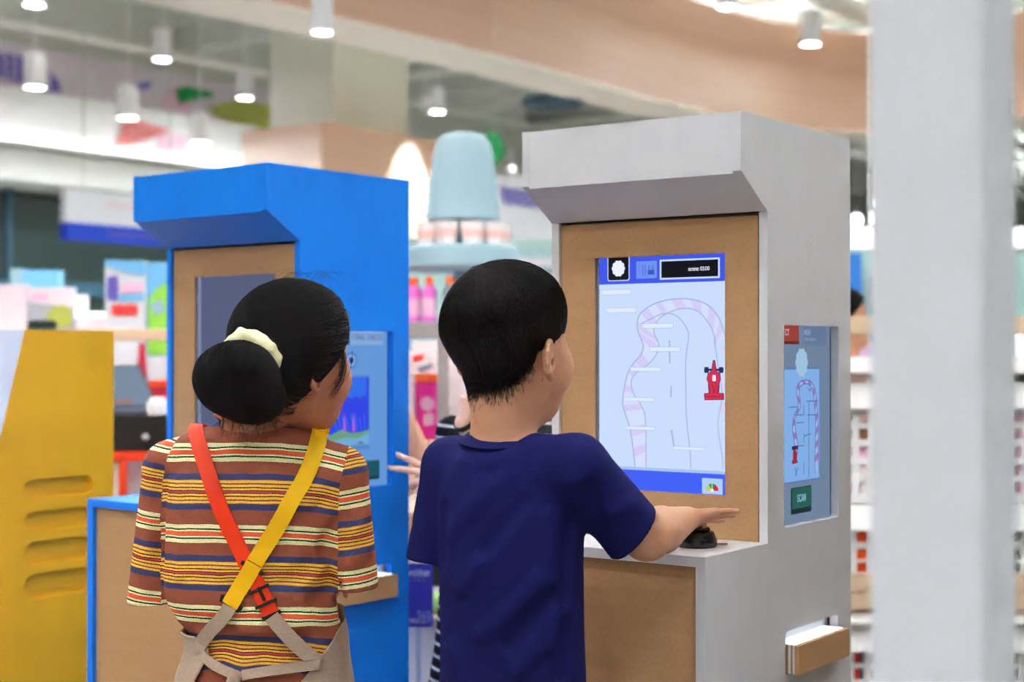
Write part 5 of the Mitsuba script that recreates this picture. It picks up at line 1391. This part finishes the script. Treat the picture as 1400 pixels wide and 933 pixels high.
def apron(p):
    d = np.abs(flare(p) - .001) - .0022
    y_ = (p[:, 0] - xx(360)) * rs + (p[:, 1] - 2.375) * rc
    XL = np.interp(p[:, 2], [z2(1000, 2.3), z2(933, 2.3), z2(895, 2.3), z2(868, 2.3), z2(840, 2.3)], [xx(262, 2.3), xx(266, 2.3), xx(287, 2.3), xx(280, 2.3), xx(262, 2.3)])
    XR = np.interp(p[:, 2], [z2(1000, 2.3), z2(933, 2.3), z2(912, 2.3), z2(880, 2.3), z2(835, 2.3)], [xx(400, 2.3), xx(410, 2.3), xx(428, 2.3), xx(452, 2.3), xx(476, 2.3)])
    back = np.minimum(p[:, 0] - XL, XR - p[:, 0])                      # > 0 where the back lies open
    openb = np.where(y_ < .035, back, -.02 - 0 * y_)
    top = np.where(p[:, 0] < xx(360), z2(862), z2(832)) - .2 * np.clip(-y_, 0, 1) * 0
    return smax(smax(d, openb.astype(F32), .002), (p[:, 2] - top).astype(F32), .002)
part(ap, 'skirt', mesh_of(apron, [-.60, 2.20, .40], [-.18, 2.56, z2(820)], .0027), 'mat_beige_twill', True)
tie([(316, 827), (294, 856), (279, 876), (277, 893)], .0045, .0215, 'tie_strap')
tie([(370, 840), (394, 869), (418, 893), (436, 908)], .0045, .0225, 'tie_strap')
tie([(279, 893), (290, 905), (306, 915), (322, 922)], .006, .015, 'waist_tie')
tie([(436, 908), (405, 912), (370, 917), (330, 924)], .006, .015, 'waist_tie')
ka, kn = drape(GA, [(318, 923), (332, 926)], .007, 6)
part(ap, 'knot', mesh_of(Blend().add(ell(ka[2], [.011, .008, .009])).add(cap(ka[2], ka[2] + [-.012, -.004, -.012], .006, .004), .004).add(cap(ka[2], ka[2] + [.006, -.003, -.016], .006, .004), .004), ka[2] - .04, ka[2] + .04, .0015), 'mat_beige_twill', True)
def bar(i, P_, N_, w, h, off, nm, m='mat_black_plastic', t=.004):
    tan = unit(P_[min(i + 1, len(P_) - 1)] - P_[max(i - 1, 0)]); nn_ = unit(N_[i]); sd_ = np.cross(tan, nn_)
    return part(ap, nm, frame(bx([-w / 2, -h / 2, 0], [w / 2, h / 2, t], .0008), P_[i] + nn_ * off, sd_, tan, nn_), m)
bar(33, rp, rn, .032, .004, .0005, 'buckle_bar'); bar(36, rp, rn, .034, .0045, .001, 'buckle_bar'); bar(34, rp, rn, .0045, .022, .0004, 'buckle_bar')
bar(39, rp, rn, .030, .006, -.002, 'buckle_bar')
bar(30, yp, yn, .036, .006, -.0035, 'slider_bar'); bar(38, yp, yn, .037, .006, -.0035, 'slider_bar'); bar(39, yp, yn, .034, .005, -.003, 'slider_bar')
mat('stitch', lin(150, 40, 24), .8, .1)
bar(29, yp, yn, .0235, .0012, .0015, 'stitching', 'mat_stitch', .0004)

# her hair
GK_ = (.0725, .088, .079)
gskull = gh.E((0, -.004, .004), (.0725, .0875, .078))
def gface(q): return (q[:, 1] - .040) * .85 + (q[:, 2] + .004) * -.53
def gthick(q): return .0075 + .0085 * np.clip((-gface(q)) / .05 + .25, 0, 1)
zbg = -.098
gneck = cap(gn0, gn1, .041, .046)
def gout(p): return smin(smin(gskull(p), gneck(p), .03) - gthick(gh.loc(p)).astype(F32), ell(gh.w(0, -.058, -.070), [.040, .036, .036])(p), .02)
def ghcap(p):
    q = gh.loc(p)
    d = smin(gskull(p), gneck(p), .03) - gthick(q).astype(F32)
    d = smin(d, ell(gh.w(0, -.058, -.070), [.040, .036, .036])(p), .02)
    d = d + (.002 * (meshkit.noise(q * [40, 40, 26], 4) - .5)).astype(F32)
    d = smax(d, gface(q).astype(F32), .006)
    return smax(d, (zbg - q[:, 2]).astype(F32), .012)
tiep = pt(345, 487, 2.262)
bunc, bunr = pt(323, 518, 2.205), np.array([.060, .050, .0545])
def bun(p):
    d = ell(bunc, bunr)(p)
    d = smin(d, ell(pt(352, 545, 2.23), [.042, .040, .036])(p), .025)
    d = smin(d, cap(tiep, bunc, .026, .03)(p), .02)
    return d + (.0022 * (meshkit.noise(p * [60, 60, 20], 6) - .5)).astype(F32)
ghm = lambda p: np.minimum(ghcap(p), bun(p))
gr = part(girl, 'hair', mesh_of(ghm, [-.56, 2.13, CZ - .16], [-.22, 2.50, CZ + .14], .0027), 'mat_hair_base', True, label='long black hair pulled back into a looped ponytail')
EG = (np.array([0, -.004, .004]), np.array([.0725, .0875, .078]))
g = np.random.default_rng(11)
tdir = unit(((tiep - gh.c) @ gh.R.T - EG[0]) / EG[1])
N, m = 6000, 14
d0 = unit_rows = g.normal(size=(N * 3, 3)); d0 = d0 / np.linalg.norm(d0, axis=1, keepdims=True)
q0 = EG[0] + d0 * EG[1]
d0 = d0[(gface(q0) < .003) & (q0[:, 2] > -.088)][:N]
N = len(d0)
t0 = g.uniform(0, .5, N); t1 = np.minimum(1, t0 + g.uniform(.35, .6, N))
tt = (t0[:, None] + (t1 - t0)[:, None] * np.linspace(0, 1, m)[None])[..., None]
# start each hair at the hairline, as far from the tie as the same great circle reaches
far = d0 * 1.0
dirs = slerp(far[:, None, :], np.broadcast_to(tdir, (N, 1, 3)), tt)
up_ = np.array([0, 0, 1.0]); dirs = dirs + up_ * (.10 * np.sin(np.pi * tt)); dirs /= np.linalg.norm(dirs, axis=2, keepdims=True)
q = EG[0] + dirs * (EG[1] + .012)
lift = .0003 + .0017 * g.random(N)[:, None] * np.ones((1, m))
P_ = settle(gout, gh.c + q @ gh.R, lift)
P_ += .0004 * np.sin(tt * 9 + g.uniform(0, 6, (N, 1, 1))) * g.normal(size=(N, 1, 3))
part(gr, 'combed_hairs', strands(P_, .00042, .0003), 'mat_hair', True, kind='stuff')
N = 3600
da = unit((tiep - bunc) / bunr)
db = unit((pt(372, 566, 2.215) - bunc) / bunr)
ph = g.uniform(-.15, 1.15, N)[:, None]
mid = (1 - ph) * np.array([.75, -.75, .25]) + ph * np.array([-1.15, -.35, -.25])
mid += .08 * g.normal(size=(N, 3)); mid /= np.linalg.norm(mid, axis=1, keepdims=True)
t0 = g.uniform(0, .5, N); t1 = np.minimum(1.0, t0 + g.uniform(.35, .55, N))
tt = (t0[:, None] + (t1 - t0)[:, None] * np.linspace(0, 1, m)[None])[..., None]
sa = da + .16 * g.normal(size=(N, 3)); sb_ = db + .16 * g.normal(size=(N, 3))
wgt = (1.1 + 1.3 * np.clip(ph, 0, 1))[:, None]
dirs = (1 - tt) ** 2 * sa[:, None] + 2 * tt * (1 - tt) * wgt * mid[:, None] + tt ** 2 * sb_[:, None]
dirs /= np.linalg.norm(dirs, axis=2, keepdims=True)
q = settle(bun, bunc + dirs * (bunr + .004), .0002 + .0018 * g.random((N, 1)) * np.ones((1, m)))
part(gr, 'ponytail_hairs', strands(q, .00045, .0003), 'mat_hair', True, kind='stuff')
# loose hairs: at the nape, over the shoulder, and standing off the crown
loose = []
for i in range(46):
    a = pt(g.uniform(300, 372), g.uniform(545, 560), 2.24 + g.uniform(-.01, .03)); L_ = g.uniform(.02, .062)
    dx = g.normal() * .006
    loose.append([a + [dx * t_ + .002 * math.sin(5 * t_ + i), .012 * t_, -L_ * t_] for t_ in np.linspace(0, 1, 10)])
for i in range(110):
    a = pt(g.uniform(335, 385), g.uniform(540, 560), 2.27); L_ = g.uniform(.03, .055)
    loose.append([a + [(-.018 + .014 * g.random()) * t_ ** 1.5, .006 * t_, -L_ * t_] for t_ in np.linspace(0, 1, 10)])
for px0, px1, py in ((305, 303, 603), (318, 316, 600), (331, 325, 596), (344, 338, 592)):
    for j in range(9):
        a = pt(px0 + g.normal() * 1.2, 552, 2.245); b_ = pt(px1 + g.normal() * 1.0, py - g.uniform(0, 16), 2.285)
        loose.append([a + (b_ - a) * t_ + [.003 * math.sin(3 * t_), -.006 * math.sin(math.pi * t_), 0] for t_ in np.linspace(0, 1, 10)])
part(gr, 'loose_hairs', strands(np.array(loose), .00034), 'mat_hair', True, kind='stuff')
fly = []
for i in range(20):
    a = pt(g.uniform(372, 440), g.uniform(378, 392), 2.35 + g.uniform(-.03, .02)); L_ = g.uniform(.02, .05)
    fly.append([a + [L_ * t_, 0, .016 * math.sin(2.4 * t_) - .012 * t_ ** 2 + .002 * i / 20] for t_ in np.linspace(0, 1, 10)])
for i in range(7):
    a = pt(445 + i * 3, 390 + 7 * i, 2.34)
    fly.append([a + [.010 * math.sin(2.2 * t_) + .004, 0, .006 - .05 * t_] for t_ in np.linspace(0, 1, 12)][:10])
for i in range(14):
    a = pt(g.uniform(272, 300), g.uniform(490, 545), 2.21)
    w_ = g.random()
    fly.append([a + [-.02 * t_ * w_, 0, -.03 * t_ + .004 * math.sin(4 * t_)] for t_ in np.linspace(0, 1, 10)])
part(gr, 'flyaway_hairs', strands(np.array(fly), .0002), 'mat_hair', True, kind='stuff')
side = []
for i in range(26):                          # the lock in front of the ear
    a = gh.w(.062 + g.normal() * .003, .042 + g.normal() * .006, -.004 + g.normal() * .004)
    b_ = gh.w(.066 + g.normal() * .002, .020 + g.normal() * .006, -.062 - g.uniform(0, .02))
    side.append([a + (b_ - a) * t_ + gh.R[0] * (.018 * math.sin(math.pi * min(1, t_ * .9))) for t_ in np.linspace(0, 1, 10)])
part(gr, 'side_hairs', strands(np.array(side), .0004), 'mat_hair', True, kind='stuff')
# the scrunchie and the ear stud
ax = unit(bunc - tiep + np.array([-.006, 0, 0])); e1 = unit(np.cross(ax, [0, 0, 1])); e2 = np.cross(ax, e1)
sc_c = tiep + ax * .004
ring = []
u_n, v_n = 72, 14
V = []
for i in range(u_n):
    a = 2 * math.pi * i / u_n
    rad = .0335 + .0010 * math.sin(4 * a + 1); mr = .0125 + .0009 * math.sin(9 * a) + .0008 * math.sin(14 * a + 2)
    c_ = sc_c + (e1 * math.cos(a) + e2 * math.sin(a)) * rad
    for j in range(v_n):
        b_ = 2 * math.pi * j / v_n
        r_ = mr * (1 + .13 * math.sin(3 * b_ + 7 * a))
        V.append(c_ + (e1 * math.cos(a) + e2 * math.sin(a)) * r_ * math.cos(b_) + ax * r_ * 1.05 * math.sin(b_))
Fq = [[i * v_n + j, ((i + 1) % u_n) * v_n + j, ((i + 1) % u_n) * v_n + (j + 1) % v_n, i * v_n + (j + 1) % v_n] for i in range(u_n) for j in range(v_n)]
Fq = np.array(Fq)
tm = trimesh.Trimesh(np.array(V), np.vstack([Fq[:, [0, 1, 2]], Fq[:, [0, 2, 3]]]), process=False)
if tm.volume < 0: tm.invert()
mat('cream_cloth', lin(246, 238, 182), .7, .2)
scr_ = thing('scrunchie', 'cream scrunchie round the ponytail of the girl', 'scrunchie')
put(scr_, tm, 'mat_cream_cloth', True)
part(girl, 'ear_stud', at(trimesh.creation.icosphere(2, .0015), settle(B2, gh.w(.0740, .001, -.066)[None], .0006, 3)[0]), 'mat_silver', True, label='small silver ear stud')

# ---------------------------------------------------------------- the child in the striped dress behind the boy, and the others
kid = thing('person', 'child in a black dress with white stripes behind the boy, pointing at the blue kiosk', 'person')
kh = Head(pt(694, 446, 3.36), math.radians(205), math.radians(-8))
KY = 3.36
kx = lambda px, y=KY: pt(px, 480, y)[0]
kz = lambda py, y=KY: pt(700, py, y)[2]
kyaw = math.radians(192)
kn0, kn1 = kh.w(0, -.018, -.06), pt(686, 562, 3.38)
kr = [(.30, kx(672), 3.38, .17, .14), (kz(933), kx(672), 3.38, .137, .11), (kz(800), kx(672), 3.38, .112, .09), (kz(720), kx(674), 3.38, .100, .078), (kz(640), kx(678), 3.38, .105, .075), (kz(596), kx(682), 3.385, .10, .062), (kz(575), kx(684), 3.385, .07, .045)]
B3 = Blend(); kh.build(B3)
B3.add(cap(kn0, kn1, .038, .044), .02).add(loft([(z, x, y, a - .012, b - .012) for z, x, y, a, b in kr if z > .5] + [(.52, kx(672), 3.38, .10, .085)], kyaw), .03)
ksL, ksR = pt(748, 590, 3.40), pt(620, 592, 3.35)          # at the right and the left of the photo
keP, kwP = pt(668, 728, 3.27), pt(616, 662, 3.20)          # the pointing arm
keF, kwF = pt(705, 690, 3.14), pt(634, 578, 3.02)          # the arm with the raised fist
for sh, el, wr in ((ksR, keP, kwP), (ksL, keF, kwF)):
    B3.add(cap(kn1 + [0, 0, -.02], sh, .03, .030), .02).add(cap(sh, el, .030, .028), .01).add(cap(el, wr, .028, .0185), .008)
# pointing hand: first finger and middle finger out, the others curled under
fd = unit(pt(540, 641, 3.16) - kwP)
ktips = hand(B3, kwP, fd, unit(np.array([.0, -.75, .55])), -1, .92, bend=(.06, (.28, .12, .10), (.95, 1.2, .8), (1.0, 1.3, .8)), spread=.16, thumb=(.25, 1.6))
# raised fist beside the chin
fd = unit([-.02, -.05, 1.0])
hand(B3, kwF, fd, np.array([-1.0, -.25, .1]), -1, .72, bend=((1.0, 1.5, 1.0), (1.1, 1.5, 1.0), (1.1, 1.5, 1.0), (1.2, 1.5, 1.0)), spread=.03, thumb=(.15, 1.1))
legs(B3, .56, kx(672), 3.38, kyaw, .052)
put(kid, mesh_of(B3, [-.30, 2.93, 0], [.15, 3.56, CZ + .15], .0032), 'mat_skin_pale', True)
kh.eyes(kid)
nails(kid, ktips)
shoes(kid, kx(672), 3.38, kyaw, .052)
def f_bw(p, n, uv):
    v = (p.z + .10 * p.x) / .0265
    v = v - dr.floor(v)
    s = smoothstep(.70, .74, v) * (1 - smoothstep(.94, .98, v))
    return mix(lin(16, 16, 20), lin(226, 226, 226), s)
mat('striped_dress', proc(f_bw), .8, .15)
D3 = Blend().add(loft(kr, kyaw), .02).add(cap(kn1 + [0, 0, -.02], ksR + [0, 0, -.004], .038, .037), .02).add(cap(kn1 + [0, 0, -.02], ksL + [0, 0, -.004], .038, .037), .02)
D3.add(cap(ksR, ksR + (keP - ksR) * .55, .037, .039), .012).add(cap(ksL, ksL + (keF - ksL) * .55, .037, .039), .012)
D3.add(cap(kn1 + [0, 0, -.03], kn1 + [0, -.012, .05], .042, .056), .004, True)
part(kid, 'dress', mesh_of(D3, [-.27, 3.12, .30], [.17, 3.56, CZ - .03], .004), 'mat_striped_dress', True, label='black dress with thin white stripes')
a_ = unit(kwF - keF)
br = tube([kwF - a_ * .007, kwF + a_ * .003], .0205, 24)
part(kid, 'wristband', br, 'mat_black_matt', 40, label='black wristband')
ksk = kh.E((0, -.004, .004), (.0725, .0875, .078))
def khair(p):
    q = kh.loc(p)
    d = ksk(p) - .012
    d = smax(d, ((q[:, 1] - .052) * .8 - (q[:, 2] - .0) * .6).astype(F32), .01)
    tail = ell(kh.w(0, -.065, -.085), [.066, .045, .085])(p)
    return smin(d, tail, .02)
part(kid, 'hair', mesh_of(khair, kh.c - .2, kh.c + .16, .004), 'mat_hair_base', True, label='black hair')

def f_print(p, n, uv):
    a, b, r = mikit.voronoi(p.x * 26, p.z * 26)
    return mix(mix(lin(196, 190, 226), lin(236, 178, 204), smoothstep(.45, .5, r)), lin(150, 190, 232), smoothstep(.8, .82, r))
mat('lilac_print', proc(f_print), .8, .15)
def bystander(label, hc, hyaw, yaw, rows, skin, top, neckp, arms, bot, hipz, lo, hi, sleeve=None, h=.006, hk=1.0, sep=.055, hairm='mat_hair_base'):
    k = thing('person', label, 'person')
    H_ = Head(hc, hyaw, k=hk); Bb = Blend(); H_.build(Bb)
    n0 = H_.w(0, -.018, -.06)
    Bb.add(cap(n0, neckp, .04, .047), .02)
    Bb.add(loft([(z, x, y, a - .012, b - .012) for z, x, y, a, b in rows], yaw), .03)
    Tt = Blend().add(loft(rows, yaw), .02)
    for sd, (sh, el, wr) in zip((1, -1), arms):
        Bb.add(cap(np.array(neckp) - [0, 0, .02], sh, .032, .034), .02).add(cap(sh, el, .034, .030), .01).add(cap(el, wr, .030, .021), .008)
        hand(Bb, wr, unit(np.array(wr) - el), np.array([.1, -.3, .9]), sd, .95)
        Tt.add(cap(np.array(neckp) - [0, 0, .02], np.array(sh) - [0, 0, .006], .040, .036), .02)
        if sleeve: Tt.add(cap(sh, np.array(sh) + (np.array(el) - sh) * sleeve, .038, .040), .012)
    Tt.add(cap(np.array(neckp) - [0, 0, .03], np.array(neckp) + [0, 0, .05], .044, .06), .004, True)
    mx, my = rows[0][1], rows[0][2]
    legs(Bb, hipz, mx, my, yaw, sep)
    put(k, mesh_of(Bb, lo, hi, h), skin, True)
    H_.eyes(k); shoes(k, mx, my, yaw, sep)
    part(k, 'top', mesh_of(Tt, lo, hi, h), top, True)
    c, s = math.cos(yaw), math.sin(yaw)
    tr_ = Blend()
    for sd in (-1, 1):
        o = np.array([mx + c * sd * sep, my - s * sd * sep, 0])
        tr_.add(cap(o + [0, 0, hipz], o + [0, 0, hipz * .5], .078, .062), .03).add(cap(o + [0, 0, hipz * .5], o + [0, 0, .10], .062, .05), .02)
    part(k, 'trousers', mesh_of(tr_, [mx - .2, my - .2, .04], [mx + .2, my + .2, hipz + .1], .008), bot, True)
    sk_ = H_.E((0, -.004, .004), SK)
    def hh(p):
        q = H_.loc(p)
        return smax(smax(sk_(p) - .012 * hk, ((q[:, 1] - .045) * .8 - (q[:, 2] - .0) * .6).astype(F32), .01), (-.07 - q[:, 2]).astype(F32), .01)
    part(k, 'hair', mesh_of(hh, H_.c - .14, H_.c + .14, .005), hairm, True)
    return k
py_ = 4.0
X4 = lambda px, y=py_: pt(px, 480, y)[0]; Z4 = lambda py, y=py_: pt(700, py, y)[2]
bystander('person in a black sleeveless top behind the blue kiosk, bare arm bent at the elbow', pt(470, 410, 4.06), math.radians(150), math.radians(165),
          [(.62, X4(470), 4.06, .135, .10), (Z4(760), X4(470), 4.06, .12, .09), (Z4(640), X4(470), 4.06, .13, .09), (Z4(560), X4(470), 4.06, .125, .08), (Z4(530), X4(470), 4.06, .08, .05)],
          'mat_skin_warm', 'mat_black_matt', pt(470, 515, 4.06), [(pt(404, 548, 4.08), pt(385, 668, 4.06), pt(420, 700, 3.92)), (pt(535, 546, 4.0), pt(583, 640, 3.94), pt(533, 684, 3.80))], 'mat_denim', .66, [-.72, 3.6, 0], [-.14, 4.25, CZ + .28], h=.0055)
bystander('child in a lilac top behind the basket shelf, half hidden by the grey kiosk', pt(1150, 428, 5.35), math.radians(100), math.radians(150),
          [(.60, 1.19, 5.36, .12, .10), (Z4(600, 5.35), 1.19, 5.36, .115, .09), (Z4(520, 5.35), 1.195, 5.36, .115, .085), (Z4(486, 5.35), 1.19, 5.36, .10, .07), (Z4(470, 5.35), 1.18, 5.36, .07, .045)],
          'mat_skin_warm', 'mat_lilac_print', pt(1160, 466, 5.36), [(pt(1138, 484, 5.30), pt(1150, 560, 5.22), pt(1166, 480, 5.15)), (pt(1212, 486, 5.38), pt(1228, 570, 5.36), pt(1215, 610, 5.2))], 'mat_denim', .62, [.95, 5.0, 0], [1.45, 5.6, CZ + .25], sleeve=.5, h=.007)
